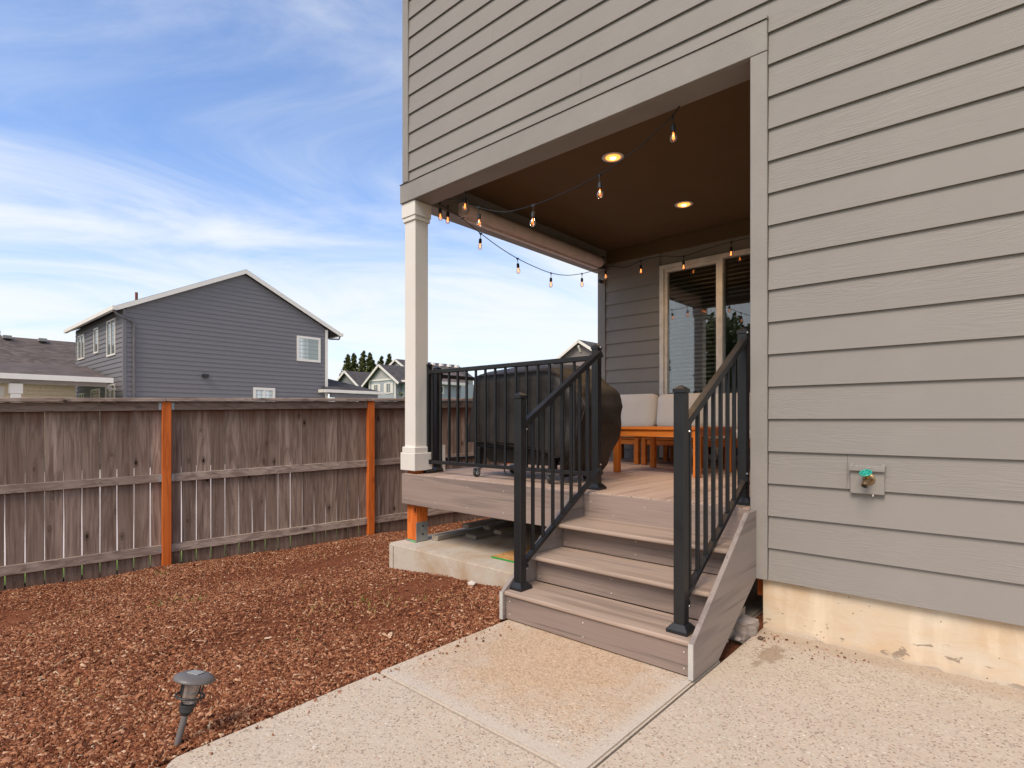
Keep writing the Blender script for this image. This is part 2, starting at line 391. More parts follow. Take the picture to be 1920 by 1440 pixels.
def tagp(o, label=None, cat=None, group=None, kind=None):
    if label: o['label'] = label
    if cat: o['category'] = cat
    if group: o['group'] = group
    if kind: o['kind'] = kind
    return o
def wloc(o):
    l = Vector((0, 0, 0))
    while o: l += o.location; o = o.parent
    return l
def thing(name, loc, label, cat, group=None):
    o = bpy.data.objects.new(name, None); col.objects.link(o); o.location = loc; o.empty_display_size = .1
    return tagp(o, label, cat, group)
def part(name, b, mats, parent=None, bevel=0, smooth=False, seg=1, origin=None, **k):
    """one mesh object; vertices are given in world coordinates"""
    org = Vector(origin) if origin is not None else (wloc(parent) if parent else Vector((0, 0, 0)))
    me = b.mesh(name, mats, org, bevel, smooth, seg)
    o = bpy.data.objects.new(name, me); col.objects.link(o); o.parent = parent
    o.location = org-(wloc(parent) if parent else Vector((0, 0, 0)))
    return tagp(o, **k)
def inst(name, me, parent, wpos, **k):
    o = bpy.data.objects.new(name, me); col.objects.link(o); o.parent = parent
    o.location = Vector(wpos)-(wloc(parent) if parent else Vector((0, 0, 0)))
    return tagp(o, **k)
def copy_tree(o, parent=None):
    c = o.copy(); col.objects.link(c); c.parent = parent
    for ch in list(o.children): copy_tree(ch, c)
    return c

# ================================================================== GROUND
def mulch_h(x, y):
    x = np.asarray(x, float); y = np.asarray(y, float)
    h = -.03-.094*np.clip(-2.25-x, 0, None)
    h = h+.018*np.sin(x*2.1+y*1.3)*np.sin(y*1.7-x*.6)+.010*np.sin(x*5.3+1)*np.sin(y*6.1+2)
    return np.where(x > -2.3, np.minimum(h, -.02), h)
def fence_pt(s, n=0., z=0.):
    d = Vector((.1973, .9803, 0)); nn = Vector((.9803, -.1973, 0))
    p = Vector((-6.989, 2.079, 0))-nn*.089+d*s+nn*n; p.z = z; return p

b = B(); R = 1500
b.add([(-R, -R, -.62), (R, -R, -.62), (R, R, -.62), (-R, R, -.62)], [(0, 1, 2, 3)])
part('ground', b, m_grass, kind='structure')

# mulch bed: one undulating sheet from the fence to the house
xs = np.arange(-8.2, .01, .07); ys = np.arange(-4.5, 13.01, .07)
X, Y = np.meshgrid(xs, ys, indexing='ij')
Z = mulch_h(X, Y)
fx = -6.989-.087+(Y-2.079)*.2013   # fence line
nb = B(); nx, ny = X.shape
keep = {}
vv = np.stack([X, Y, Z], -1).reshape(-1, 3)
nb.v = [tuple(p) for p in vv]
for i in range(nx-1):
    for j in range(ny-1):
        if X[i, j] > fx[i, j]-.10 and not (X[i, j] > -2.05 and Y[i, j] < 2.3) and not (X[i, j] > -.9):
            nb.f.append((i*ny+j, (i+1)*ny+j, (i+1)*ny+j+1, i*ny+j+1)); nb.mi.append(0)
part('mulch_bed', nb, m_mulch, smooth=True, kind='structure')

# loose bark chips (nobody could count them)
def chips(name, pts, size, label):
    n = len(pts); L = size*(.5+rng.random(n)*1.1); Wd = L*(.16+rng.random(n)*.34); T = .0015+.004*rng.random(n)
    yaw = rng.random(n)*2*np.pi; p1 = rng.normal(0, .30, n); p2 = rng.normal(0, .30, n)
    cy, sy = np.cos(yaw), np.sin(yaw)
    a = np.stack([cy*np.cos(p1), sy*np.cos(p1), np.sin(p1)], -1)
    c = np.stack([-sy*np.cos(p2), cy*np.cos(p2), np.sin(p2)], -1)
    u = np.cross(a, c)
    tp = rng.random((n, 1))*.5+.3
    q = [(-1, -1, 0), (1, -1, 0), (1, 1, 0), (-1, 1, 0), (-1, 0, 1), (1, 0, 1)]
    V = np.zeros((n, 6, 3))
    for k, (s1, s2, s3) in enumerate(q):
        sc = np.where(s1 > 0, tp[:, 0], 1.0)
        V[:, k] = pts+a*(s1*L/2)[:, None]+c*(s2*Wd/2*sc)[:, None]+u*(s3*T*1.6)[:, None]
    base = (np.arange(n)*6)[:, None]
    F = np.array([[0, 1, 5, 4], [2, 3, 4, 5]]); TR = np.array([[1, 2, 5], [3, 0, 4]])
    quads = (base[:, :, None]+F[None]).reshape(-1, 4); tris = (base[:, :, None]+TR[None]).reshape(-1, 3)
    me = bpy.data.meshes.new(name)
    me.vertices.add(n*6); me.vertices.foreach_set('co', V.reshape(-1))
    nl = quads.size+tris.size; me.loops.add(nl); me.loops.foreach_set('vertex_index', np.concatenate([quads.reshape(-1), tris.reshape(-1)]))
    npoly = len(quads)+len(tris); me.polygons.add(npoly)
    ls = np.concatenate([np.arange(len(quads))*4, quads.size+np.arange(len(tris))*3]); me.polygons.foreach_set('loop_start', ls)
    me.update(calc_edges=True); me.validate()
    ca = me.color_attributes.new('tint', 'FLOAT_COLOR', 'POINT')
    t = np.clip(rng.beta(1.7, 2.2, n), 0, 1); cols = np.repeat(np.stack([t, t, t, np.ones(n)], -1), 6, axis=0)
    ca.data.foreach_set('color', cols.reshape(-1)); me.materials.append(m_chip)
    o = bpy.data.objects.new(name, me); col.objects.link(o); return tagp(o, label, None, None, 'stuff')
def scatter(n):
    out = []
    while sum(len(o) for o in out) < n:
        k = 200000; x = -7.6+rng.random(k)*6.6; y = -1.0+rng.random(k)*9.5
        d = np.hypot(x, y); p = np.clip(2.6/d, 0, 1)**1.5
        th = math.radians(41.67); zc_ = -x*math.sin(th)+y*math.cos(th); xc_ = x*math.cos(th)+y*math.sin(th)
        ok = (rng.random(k) < p)*(zc_ > .8)*(np.abs(xc_) < zc_*.98+.3)
        ok = ok*(x > -7.05+(y-2.079)*.2013+.03)
        ok = ok*~((x > -2.19)*(y < 2.45)*(y > .6))*(x < -1.08)*~((x > -2.24)*(y > 2.38)*(y < 3.1))*~((x > -4.34)*(y > 3.10))
        # bare earth shows in patches
        bare = np.sin(x*1.9+y*.8)*np.sin(y*1.4-x*1.1+1)+.5*np.sin(x*4.1)*np.sin(y*3.7)
        ok = ok*(rng.random(k) < np.clip(.58-bare*.62, .05, 1))
        out.append(np.stack([x[ok], y[ok]], -1))
    P = np.concatenate(out)[:n]; return np.column_stack([P, mulch_h(P[:, 0], P[:, 1])+.003+rng.random(len(P))*.012])
chips('bark_mulch', scatter(170000), .0140, 'reddish brown bark mulch covering the side yard')
chips('bark_splinters', scatter(5000), .042, 'long pale wood splinters lying on the bark mulch')

# a few chips kicked onto the slabs
sp_ = np.column_stack([-2.16+np.abs(rng.normal(0, .05, 70)), .70+rng.random(70)*1.7, np.full(70, .003)])
sp_ = np.vstack([sp_, np.column_stack([-1.0+rng.random(40)*.5, 3.22-np.abs(rng.normal(0, .10, 40)), np.full(40, .003)])])
chips('stray_chips', sp_, .010, 'a few stray bark crumbs scattered along the slab edges')

# grass and pale paving beyond the fence, seen through the gaps
b = B()
b.add([fence_pt(-8, -.12, -.50), fence_pt(14, -.12, -.42), fence_pt(14, -1.1, -.45), fence_pt(-8, -1.1, -.53)], [(0, 1, 2, 3)])
part('verge_grass', b, m_verge, kind='structure')
b = B()
b.hexa([fence_pt(-60, -17, -.7), fence_pt(-60, -1.15, -.7), fence_pt(90, -1.15, -.7), fence_pt(90, -17, -.7), fence_pt(-60, -17, -.56), fence_pt(-60, -1.15, -.54), fence_pt(90, -1.15, -.54), fence_pt(90, -17, -.56)])
part('pavement', b, m_pave, kind='structure')

b = B().box((-2.15, 1.50, -.10), (-1.0, 1.56, -.035)).box((-1.06, .6, -.11), (-1.03, 2.6, -.036))
part('joint_fill', b, plain('dark_joint_fill', (.07, .045, .03), .95), kind='structure')  # dark strips set below the slab joints so they read dark
# patio slabs
def slab(name, poly, top, th, m, bev=.008):
    b = B().prism(poly, 'z', top-th, top); return part(name, b, m, bevel=bev, seg=2, kind='structure')
slab('patio_slab', [(-1.042, 3.30), (-1.042, -3.5), (4.5, -3.5), (4.5, 3.30)], 0, .12, m_agg)
slab('landing_slab', [(-2.200, 2.72), (-2.196, 1.534), (-1.052, 1.522), (-1.052, 2.72)], 0, .12, m_agg_tan)
arc = [(-2.168+.07-.07*math.cos(t), .62+.07-.07*math.sin(t)) for t in np.linspace(0, math.pi/2, 6)]
slab('walkway_slab', [(-2.195, 1.522)]+arc+[(-1.052, .60), (-1.052, 1.510)], 0, .12, m_agg)

# ================================================================== OUR HOUSE
Y0 = 3.256
house = thing('house', (-2.6, Y0, 0), 'large taupe lap-sided house with a covered back porch and white corner column', 'house')
wall = B()
wall.box((-4.245, Y0+.012, 3.50), (5.0, 10.5, 6.15))              # upper floor
wall.box((-1.075, Y0+.012, .29), (5.0, 6.60, 3.50))               # block right of the porch
wall.box((-4.235, 6.592, .10), (-3.30, 6.70, 3.50)); wall.box((-3.30, 6.592, 3.14), (-1.075, 6.70, 3.50)); wall.box((-3.30, 6.592, .10), (-1.075, 6.70, .70))
wall.box((-1.80, 6.592, .70), (-1.075, 6.70, 3.14))
wall.box((-4.235, 6.70, .10), (-4.15, 10.5, 3.50)); wall.box((-4.15, 10.3, .10), (-1.075, 10.5, 3.50))
part('wall', wall, m_inner, house)
room = B()
room.box((-4.14, 6.71, .60), (-1.08, 10.29, .66)); room.box((-1.10, 6.71, .67), (-1.078, 10.29, 3.48)); room.box((-4.148, 6.71, .67), (-4.12, 10.29, 3.48))
part('interior_room', room, plain('dim_interior', (.10, .085, .07), .8), house)
rf = B()
rf.hexa([(-4.85, 2.65, 6.12), (5.3, 2.65, 6.12), (5.3, 7, 8.2), (-4.85, 7, 8.2), (-4.85, 2.65, 6.24), (5.3, 2.65, 6.24), (5.3, 7, 8.34), (-4.85, 7, 8.34)])
rf.hexa([(-4.85, 7.003, 8.2), (5.3, 7.003, 8.2), (5.3, 11.2, 6.12), (-4.85, 11.2, 6.12), (-4.85, 7.003, 8.34), (5.3, 7.003, 8.34), (5.3, 11.2, 6.24), (-4.85, 11.2, 6.24)])
part('roof', rf, m_roof_brown, house)
part('foundation', B().box((-1.030, Y0+.020, -.10), (5.0, Y0+.22, .289)).box((-1.030, Y0+.22, -.10), (-.85, 6.5, .289)), m_found, house, bevel=.004)

# lap siding, each board its own piece
EXP = .178; LIP = .0145
def board_mesh(L, h=EXP+.022, top=None):
    """lap board of length L along x; origin at its left bottom corner, face slopes back to the wall"""
    b = B(); t = .008
    hh = top if top else h
    f0 = -LIP; f1 = -LIP+LIP*hh/(EXP)*1.0
    prof = [(f0, 0), (f1, hh), (f1+t, hh), (f0+t, 0)]
    b.prism(prof, 'x', 0, L)
    return b.mesh('siding_board', m_siding)
cache = {}
def sboard(x0, x1, z, y=Y0, top=None, name='siding_board'):
    key = (round(x1-x0, 3), top)
    if key not in cache: cache[key] = board_mesh(x1-x0, top=top)
    return inst(name, cache[key], house, (x0, y, z))
rowseams = {3: [-.610], 18: [-2.244], 20: [-1.30], 22: [-3.1], 25: [-2.0], 27: [-.9], 10: [1.9], 7: [2.2], 13: [2.4]}
for k in range(0, 33):
    z = .288+EXP*k
    if z > 6.1: break
    lf = -.990 if z < 3.385 else -4.178
    if k == 17: lf = -.990
    cuts = [lf]+[s for s in rowseams.get(k, []) if s > lf]+[4.9]
    for a, c in zip(cuts[:-1], cuts[1:]): sboard(a, c-.0012, z)
_k = LIP*.091/EXP                           # cut row over the beam, in line with the full board beside it
_b = B().prism([(-LIP+_k, 0), (-LIP+_k+LIP*.105/EXP, .105), (-LIP+_k+LIP*.105/EXP+.008, .105), (-LIP+_k+.008, 0)], 'x', 0, 3.1875)
inst('siding_board', _b.mesh('siding_board', m_siding), house, (-4.178, Y0, 3.405))
part('corner_trim', B().box((-4.262, Y0-.022, 3.402), (-4.180, Y0+.011, 6.12)).box((-4.264, Y0+.0115, 3.402), (-4.247, Y0+.10, 6.12)), m_trim, house, bevel=.002)
part('beam_trim', B().box((-4.293, Y0-.026, 3.212), (-.993, Y0+.010, 3.385)), m_trim, house, bevel=.003)
part('jamb_trim', B().box((-1.084, Y0-.024, .286), (-.993, Y0+.0105, 3.210)), m_trim, house, bevel=.003)
fl = B(); 
for i in range(24):
    a = -4.296+i*(3.305/24); c = a+3.305/24
    w = lambda x: .0035*math.sin(x*5)+.0025*math.sin(x*11)+(.004 if x > -3.1 else 0)
    fl.hexa([(a, Y0-.034, 3.3865), (c, Y0-.034, 3.3865), (c, Y0+.005, 3.394), (a, Y0+.005, 3.394), (a, Y0-.034, 3.389+w(a)), (c, Y0-.034, 3.389+w(c)), (c, Y0+.005, 3.400+w(c)), (a, Y0+.005, 3.400+w(a))])
part('flashing', fl, m_trim, house)
# porch beams and ceiling
part('front_beam', B().box((-4.285, Y0+.0125, 3.213), (-1.090, Y0+.19, 3.492)), m_trim, house, bevel=.003)
part('side_beam', B().box((-4.285, Y0+.195, 3.213), (-4.105, 6.588, 3.492)), m_trim, house, bevel=.003)
part('porch_ceiling', B().box((-4.10, Y0+.195, 3.478), (-1.08, 6.588, 3.492)), m_ceiling, house)
part('back_frieze', B().box((-4.12, 6.555, 3.30), (-1.08, 6.588, 3.476)), m_ceiling, house, bevel=.003)
# column
cl = part('porch_column', B().box((-4.268, Y0+.012, .86), (-4.112, Y0+.168, 3.05)), m_white, house, bevel=.004)
part('capital', B().box((-4.289, Y0-.010, 3.075), (-4.090, Y0+.188, 3.210)).box((-4.281, Y0-.002, 3.035), (-4.098, Y0+.180, 3.0745)), m_white, cl, bevel=.004)
part('column_base', B().box((-4.298, Y0-.018, .700), (-4.084, Y0+.196, .866)).box((-4.286, Y0-.006, .8665), (-4.096, Y0+.184, .92)), m_white, cl, bevel=.005)
# back wall siding beside the patio door
ph = 1.8555-EXP*7
for k in range(-1, 20):
    z = ph+EXP*k
    if z+EXP > 3.31: sboard(-4.128, -3.325, z, 6.585, top=max(.03, 3.298-z)); break
    sboard(-4.128, -3.325, z, 6.585)
part('back_corner_trim', B().box((-4.250, 6.560, .60), (-4.131, 6.590, 3.211)), m_trim, house, bevel=.003)
# patio door
fr = B()
yf0, yf1 = 6.548, 6.65
fr.box((-3.318, yf0, 3.085), (-1.80, yf1, 3.135)).box((-3.318, yf0, .70), (-3.262, yf1, 3.0845)).box((-2.560, yf0, .70), (-2.512, yf1, 3.0845)).box((-1.855, yf0, .70), (-1.80, yf1, 3.0845)).box((-3.26, yf0, .70), (-2.562, yf1, .76)).box((-2.51, yf0, .70), (-1.857, yf1, .76))
fr.box((-3.258, yf0+.02, 3.045), (-2.563, yf1-.01, 3.083)).box((-3.258, yf0+.02, .762), (-3.222, yf1-.01, 3.043)).box((-2.597, yf0+.02, .762), (-2.563, yf1-.01, 3.043))
door = part('patio_door', fr, m_vinyl, house, bevel=.003)
part('pane', B().box((-3.221, 6.600, .765), (-2.599, 6.606, 3.043)), m_glass, door)
part('pane', B().box((-2.511, 6.600, .765), (-1.857, 6.606, 3.083)), m_glass, door)
bl = B()
z = 3.06
while z > .85:
    bl.hexa([(-3.22, 6.660, z-.012), (-2.56, 6.660, z-.012), (-2.56, 6.705, z+.012), (-3.22, 6.705, z+.012), (-3.22, 6.660, z-.009), (-2.56, 6.660, z-.009), (-2.56, 6.705, z+.015), (-3.22, 6.705, z+.015)])
    if z > 2.62: bl.hexa([(-2.50, 6.660, z-.012), (-1.87, 6.660, z-.012), (-1.87, 6.705, z+.012), (-2.50, 6.705, z+.012), (-2.50, 6.660, z-.009), (-1.87, 6.660, z-.009), (-1.87, 6.705, z+.015), (-2.50, 6.705, z+.015)])
    z -= .052
part('window_blind', bl, plain('beige_blind_slats', (.62, .52, .40), .6), door, kind='stuff')

# recessed lights
for i, (x, y) in enumerate([(-2.585, 4.235), (-2.585, 5.665)]):
    t = thing('ceiling_light', (x, y, 3.478), ['lit round recessed light in the porch ceiling nearest the front beam', 'lit round recessed light deeper in the porch ceiling near the glass door'][i], 'ceiling light', 'recessed lights in the porch ceiling')
    part('trim_ring', B().lathe([(.062, .002), (.066, -.004), (.092, -.006), (.096, -.001)], (x, y, 3.476), 32), m_vinyl, t, smooth=True)
    part('lens', B().lathe([(.064, .0), (.060, -.003)], (x, y, 3.4695), 32), m_lens, t)
    part('lamp_core', B().lathe([(.030, .0), (.027, -.004), (0, -.006)], (x, y, 3.466), 24), m_core, t)
    L = bpy.data.lights.new('downlight', 'SPOT'); lo = bpy.data.objects.new('downlight', L); col.objects.link(lo)
    L.energy = 38; L.color = (1, .62, .30); L.spot_size = math.radians(140); L.spot_blend = .6; L.shadow_soft_size = .06
    lo.parent = t; lo.location = (0, 0, -.02)

# rolled-up sun shade
rs = thing('roller_shade', (-4.04, 5.05, 3.25), 'rolled-up pinkish grey outdoor sun shade mounted along the side beam', 'roller shade')
mt = Matrix.Rotation(math.radians(-90), 4, 'X')
part('shade_roll', B().lathe([(.0, 0), (.064, 0), (.066, .02), (.066, 2.44), (.064, 2.46), (0, 2.46)], (-4.035, 3.83, 3.262), 28, 0, mt), m_shade, rs, smooth=False)
part('bottom_bar', B().box((-4.10, 3.86, 3.176), (-4.055, 6.28, 3.200)), m_shade, rs, bevel=.003)
for y in (3.80, 6.30): part('bracket', B().box((-4.104, y, 3.19), (-3.98, y+.014, 3.335)), m_metal_black if y > 5 else m_shade, rs, bevel=.003)

# small camera on the back corner board
sc_ = thing('security_camera', (-4.18, 6.54, 3.07), 'small dark round security camera on the back corner of the porch', 'camera')
part('mount', B().box((-4.205, 6.535, 3.055), (-4.155, 6.558, 3.105)), m_vinyl, sc_, bevel=.004)
part('camera_body', B().lathe([(.0, 0), (.020, .0), (.024, .012), (.024, .055), (.018, .068), (0, .068)], (-4.165, 6.535, 3.065), 16, 0, Matrix.Rotation(math.radians(80), 4, 'X')), m_metal_black, sc_, smooth=False)

# ================================================================== STRING LIGHTS
sl = thing('string_lights', (-2.6, 4.5, 3.2), 'string of amber filament bulbs on black cable looped round the porch', 'string lights')
def sag(pts, n=10):
    out = []
    P = [Vector(p) for p in pts]
    for i in range(len(P)-1):
        p0 = P[max(i-1, 0)]; p1 = P[i]; p2 = P[i+1]; p3 = P[min(i+2, len(P)-1)]
        for k in range(n):
            t = k/n; out.append(.5*((2*p1)+(-p0+p2)*t+(2*p0-5*p1+4*p2-p3)*t*t+(-p0+3*p1-3*p2+p3)*t**3))
    return out+[P[-1]]
s1 = [(-1.585, 3.44, 3.245), (-1.640, 3.425, 3.165), (-1.90, 3.42, 3.03), (-2.200, 3.42, 2.940), (-2.50, 3.42, 2.895), (-2.817, 3.42, 2.880), (-3.13, 3.42, 2.905), (-3.434, 3.42, 3.020), (-3.72, 3.44, 3.16), (-3.98, 3.46, 3.23), (-4.07, 3.54, 3.24)]
s2 = [(-4.07, 3.54, 3.24), (-4.07, 3.80, 3.19), (-4.09, 4.106, 3.110), (-4.09, 4.40, 3.03), (-4.09, 4.687, 2.976), (-4.09, 5.00, 2.945), (-4.09, 5.299, 2.935), (-4.09, 5.62, 2.97), (-4.09, 5.948, 3.055), (-4.08, 6.25, 3.16), (-4.05, 6.45, 3.235)]
s3 = [(-4.05, 6.45, 3.235), (-3.95, 6.47, 3.23), (-3.75, 6.47, 3.185), (-3.529, 6.46, 3.225), (-3.25, 6.46, 3.225), (-2.952, 6.46, 3.17), (-2.65, 6.46, 3.20), (-2.373, 6.46, 3.22), (-2.1, 6.46, 3.215), (-1.75, 6.46, 3.15), (-1.4, 6.46, 3.20), (-1.12, 6.46, 3.3)]
cb = B()
for s in (s1, s2, s3): cb.tube(sag(s), .0042, 6)
part('cable', cb, m_metal_black, sl, smooth=True)
sock = B().lathe([(.0, 0), (.006, -.001), (.0075, -.004), (.0075, -.018), (.0035, -.020), (.0025, -.055), (.0125, -.058), (.0155, -.064), (.0165, -.100), (.014, -.104), (0, -.104)], n=14)
sock.box((-.016, -.004, -.006), (.016, .004, .006))
sock_me = sock.mesh('socket', m_metal_black, smooth=False)
pr = [(.0, -.103), (.011, -.104), (.013, -.112), (.021, -.128), (.0245, -.142), (.022, -.158), (.013, -.170), (0, -.174)]
bu = B().lathe(pr, n=16)
for k in range(5):
    a = k*2*math.pi/5; c = (k+.5)*2*math.pi/5
    bu.tube([(.004*math.cos(a), .004*math.sin(a), -.112), (.008*math.cos(a), .008*math.sin(a), -.152)], .0013, 4, 1)
bu.tube([(0, 0, -.108), (0, 0, -.135)], .0028, 5, 1)
bulb_me = bu.mesh('bulb', [m_bulb, m_filament], smooth=True)
spots = [s1[1], s1[3], s1[5], s1[7], (-3.62, 3.445, 3.215), (-4.035, 3.50, 3.24), (-4.03, 3.60, 3.235),
         s2[2], s2[4], s2[6], s2[8], (-4.05, 6.43, 3.235), s3[3], s3[5], s3[7], s3[9]]
for p in spots:
    s = inst('socket', sock_me, sl, p); e = inst('bulb', bulb_me, s, p)
    s.rotation_euler = (random.uniform(-.08, .08), random.uniform(-.08, .08), random.random()*3)

# ================================================================== DECK
D = .67
deck = thing('deck', (-2.66, 4.9, 0), 'raised composite deck with grey brown boards under the porch roof', 'deck')
bw = .1350; pitch = .1420
me_db = B().box((0, 0, -.025), (bw, 6.54-(Y0+.001), 0)).mesh('deck_board', m_deckY, bevel=.003)
x = -4.262
while x+bw < -1.09:
    inst('deck_board', me_db, deck, (x, Y0+.001, D+random.uniform(-.0006, .0006))); x += pitch
me_l = B().box((x, Y0+.001, D-.025), (-1.093, 6.54, D)); part('deck_board', me_l, m_deckY, deck, bevel=.003)
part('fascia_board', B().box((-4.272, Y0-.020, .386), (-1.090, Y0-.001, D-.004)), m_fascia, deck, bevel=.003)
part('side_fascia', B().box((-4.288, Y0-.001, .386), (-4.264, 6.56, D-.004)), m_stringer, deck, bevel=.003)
jb = B()
for i in range(9): xx = -4.15+i*.37; jb.box((xx, Y0+.01, .42), (xx+.038, 6.5, D-.027))
part('joist', jb, m_lumber, deck)
dp = part('support_post', B().box((-4.262, 3.290, .045), (-4.122, 3.430, .640)), m_post, deck, bevel=.005)
part('post_bracket', B().box((-4.121, 3.285, .035), (-4.117, 3.425, .215)).box((-4.268, 3.28, .034), (-4.116, 3.44, .040)), m_galv, dp, bevel=.001)
part('bolt', B().lathe([(.008, 0), (.008, .008), (0, .009)], (-4.117, 3.36, .175), 8, 0, Matrix.Rotation(math.radians(90), 4, 'Y')).lathe([(.009, 0), (.009, .009), (0, .010)], (-4.117, 3.36, .10), 8, 0, Matrix.Rotation(math.radians(90), 4, 'Y')), m_metal_black, dp)
part('sill_gasket', B().box((-4.262, 3.288, .0405), (-4.122, 3.43, .0445)).box((-4.20, 3.270, .031), (-4.118, 3.289, .039)), plain('green_foam', (.16, .42, .20), .6), dp)
part('post_stub', B().box((-4.255, 3.30, .672), (-4.13, 3.42, .699)), m_post, deck)

# ================================================================== STAIRS
st = thing('deck_stairs', (-1.64, 2.8, 0), 'composite steps with three treads leading up to the deck', 'stairs')
XL, XR = -2.206, -1.076
prof = [(2.402, .004), (2.402, .165), (3.108, .668), (3.232, .668), (3.232, .29), (2.69, .004)]
for (a, c) in ((XL-.026, XL-.001), (XR+.001, XR+.026)):
    s = part('stringer', B().prism(prof, 'x', a, c), m_stringer, st, bevel=.002)
    part('end_strip', B().box((a+.001, 2.396, .005), (c-.001, 2.4015, .164)), m_cutend, s)
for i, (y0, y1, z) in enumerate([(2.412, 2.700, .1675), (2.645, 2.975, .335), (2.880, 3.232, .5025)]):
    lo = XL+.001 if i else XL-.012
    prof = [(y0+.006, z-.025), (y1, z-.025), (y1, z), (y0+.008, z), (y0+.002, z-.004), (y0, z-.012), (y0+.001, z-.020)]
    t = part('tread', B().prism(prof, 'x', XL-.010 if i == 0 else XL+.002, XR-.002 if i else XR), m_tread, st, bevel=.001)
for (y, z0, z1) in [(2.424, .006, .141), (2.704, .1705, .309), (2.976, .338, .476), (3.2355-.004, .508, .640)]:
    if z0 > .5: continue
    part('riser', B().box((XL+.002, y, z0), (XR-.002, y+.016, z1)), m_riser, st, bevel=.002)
sb = B()
def screw(x, y, z): sb.lathe([(0, 0), (.0042, 0), (.0035, -.0016), (0, -.0018)], (x, y, z), 6, 0, Matrix.Rotation(math.radians(-90), 4, 'X'))
for (y, z0, z1) in [(2.424, .006, .141), (2.704, .1705, .309), (2.976, .338, .476)]:
    for x in (XL+.03, (XL+XR)/2-.02, XR-.03):
        for zz in (z0+.03, z1-.03): screw(x, y-.0002, zz)
for x in np.arange(-4.2, -1.2, .41):
    for zz in (.44, .61): screw(float(x), Y0-.0202, zz)
part('screw_heads', sb, plain('pale_screw_plug', (.62, .56, .50), .6), st, kind='stuff')
part('stair_frame', B().box((XL+.03, 2.45, .01), (XL+.07, 3.22, .12)).box((XR-.07, 2.45, .01), (XR-.03, 3.22, .12)), m_lumber, st)

# ================================================================== RAILINGS
def cap(b, x, y, z, w=.030):
    b.hexa([(x-w, y-w, z), (x+w, y-w, z), (x+w, y+w, z), (x-w, y+w, z), (x-w, y-w, z+.018), (x+w, y-w, z+.018), (x+w, y+w, z+.018), (x-w, y+w, z+.018)])
    k = .004
    b.hexa([(x-w, y-w, z+.0182), (x+w, y-w, z+.0182), (x+w, y+w, z+.0182), (x-w, y+w, z+.0182), (x-k, y-k, z+.036), (x+k, y-k, z+.036), (x+k, y+k, z+.036), (x-k, y+k, z+.036)])
def rpost(x, y, z0, z1, parent, w=.027):
    p = part('post', B().box((x-w, y-w, z0), (x+w, y+w, z1)), m_metal_black, parent, bevel=.003)
    c = B(); cap(c, x, y, z1+.0005); part('post_cap', c, m_metal_black, p)
    q = .053; r = .030
    c = B().box((x-q, y-q, z0+.0005), (x+q, y+q, z0+.016))
    c.hexa([(x-q, y-q, z0+.0162), (x+q, y-q, z0+.0162), (x+q, y+q, z0+.0162), (x-q, y+q, z0+.0162), (x-r, y-r, z0+.042), (x+r, y-r, z0+.042), (x+r, y+r, z0+.042), (x-r, y+r, z0+.042)])
    part('base_cover', c, m_metal_black, p, bevel=.001); return p
def bolt(x, y, z, parent, ax='Y', s=1):
    R_ = Matrix.Rotation(math.radians(90*s), 4, 'X' if ax == 'Y' else 'Y')
    part('bolt', B().lathe([(.0, 0), (.007, 0), (.006, .004), (0, .005)], (x, y, z), 8, 0, R_), m_bolt, parent)

gr = thing('deck_railing', (-3.15, 3.43, D), 'black metal railing along the front of the deck before the covered grill', 'railing', 'black railings of the deck')
rpost(-4.118, 3.43, D, 1.68, gr); cp = rpost(-2.232, 3.43, D, 1.685, gr)
ztop, zbot = 1.618, .776
part('top_rail', B().box((-4.085, 3.410, ztop-.012), (-2.262, 3.450, ztop+.024)), m_metal_black, gr, bevel=.004)
part('bottom_rail', B().box((-4.085, 3.414, zbot-.014), (-2.262, 3.446, zbot+.016)), m_metal_black, gr, bevel=.003)
me_bal = B().box((-.0095, -.0095, 0), (.0095, .0095, ztop-.012-zbot-.016)).mesh('baluster', m_metal_black, bevel=.002)
for i in range(16): inst('baluster', me_bal, gr, (-4.057+i*.1163, 3.43, zbot+.016))
for x in (-4.088, -2.268):
    for zz in (ztop+.004, zbot): part('rail_bracket', B().box((x-.010, 3.405, zz-.02), (x+.014, 3.455, zz+.024)), m_metal_black, gr, bevel=.003)

gs = thing('deck_railing', (-4.17, 5.0, D), 'black metal railing along the open left side of the deck behind the grill', 'railing', 'black railings of the deck')
rpost(-4.17, 3.585, D, 1.66, gs); rpost(-4.17, 6.44, D, 1.66, gs)
part('top_rail', B().box((-4.190, 3.615, 1.585), (-4.150, 6.412, 1.620)), m_metal_black, gs, bevel=.004)
part('bottom_rail', B().box((-4.186, 3.615, .770), (-4.154, 6.412, .800)), m_metal_black, gs, bevel=.003)
me_b2 = B().box((-.0095, -.0095, 0), (.0095, .0095, .785)).mesh('baluster', m_metal_black, bevel=.002)
for i in range(23): inst('baluster', me_b2, gs, (-4.17, 3.628+i*.1185, .800))
part('rail_bracket', B().box((-4.195, 3.61, 1.575), (-4.145, 3.64, 1.63)), m_metal_black, gs, bevel=.003)
part('trim_stick', B().box((-4.135, 3.62, .672), (-4.115, 3.64, .93)), m_vinyl, gs)

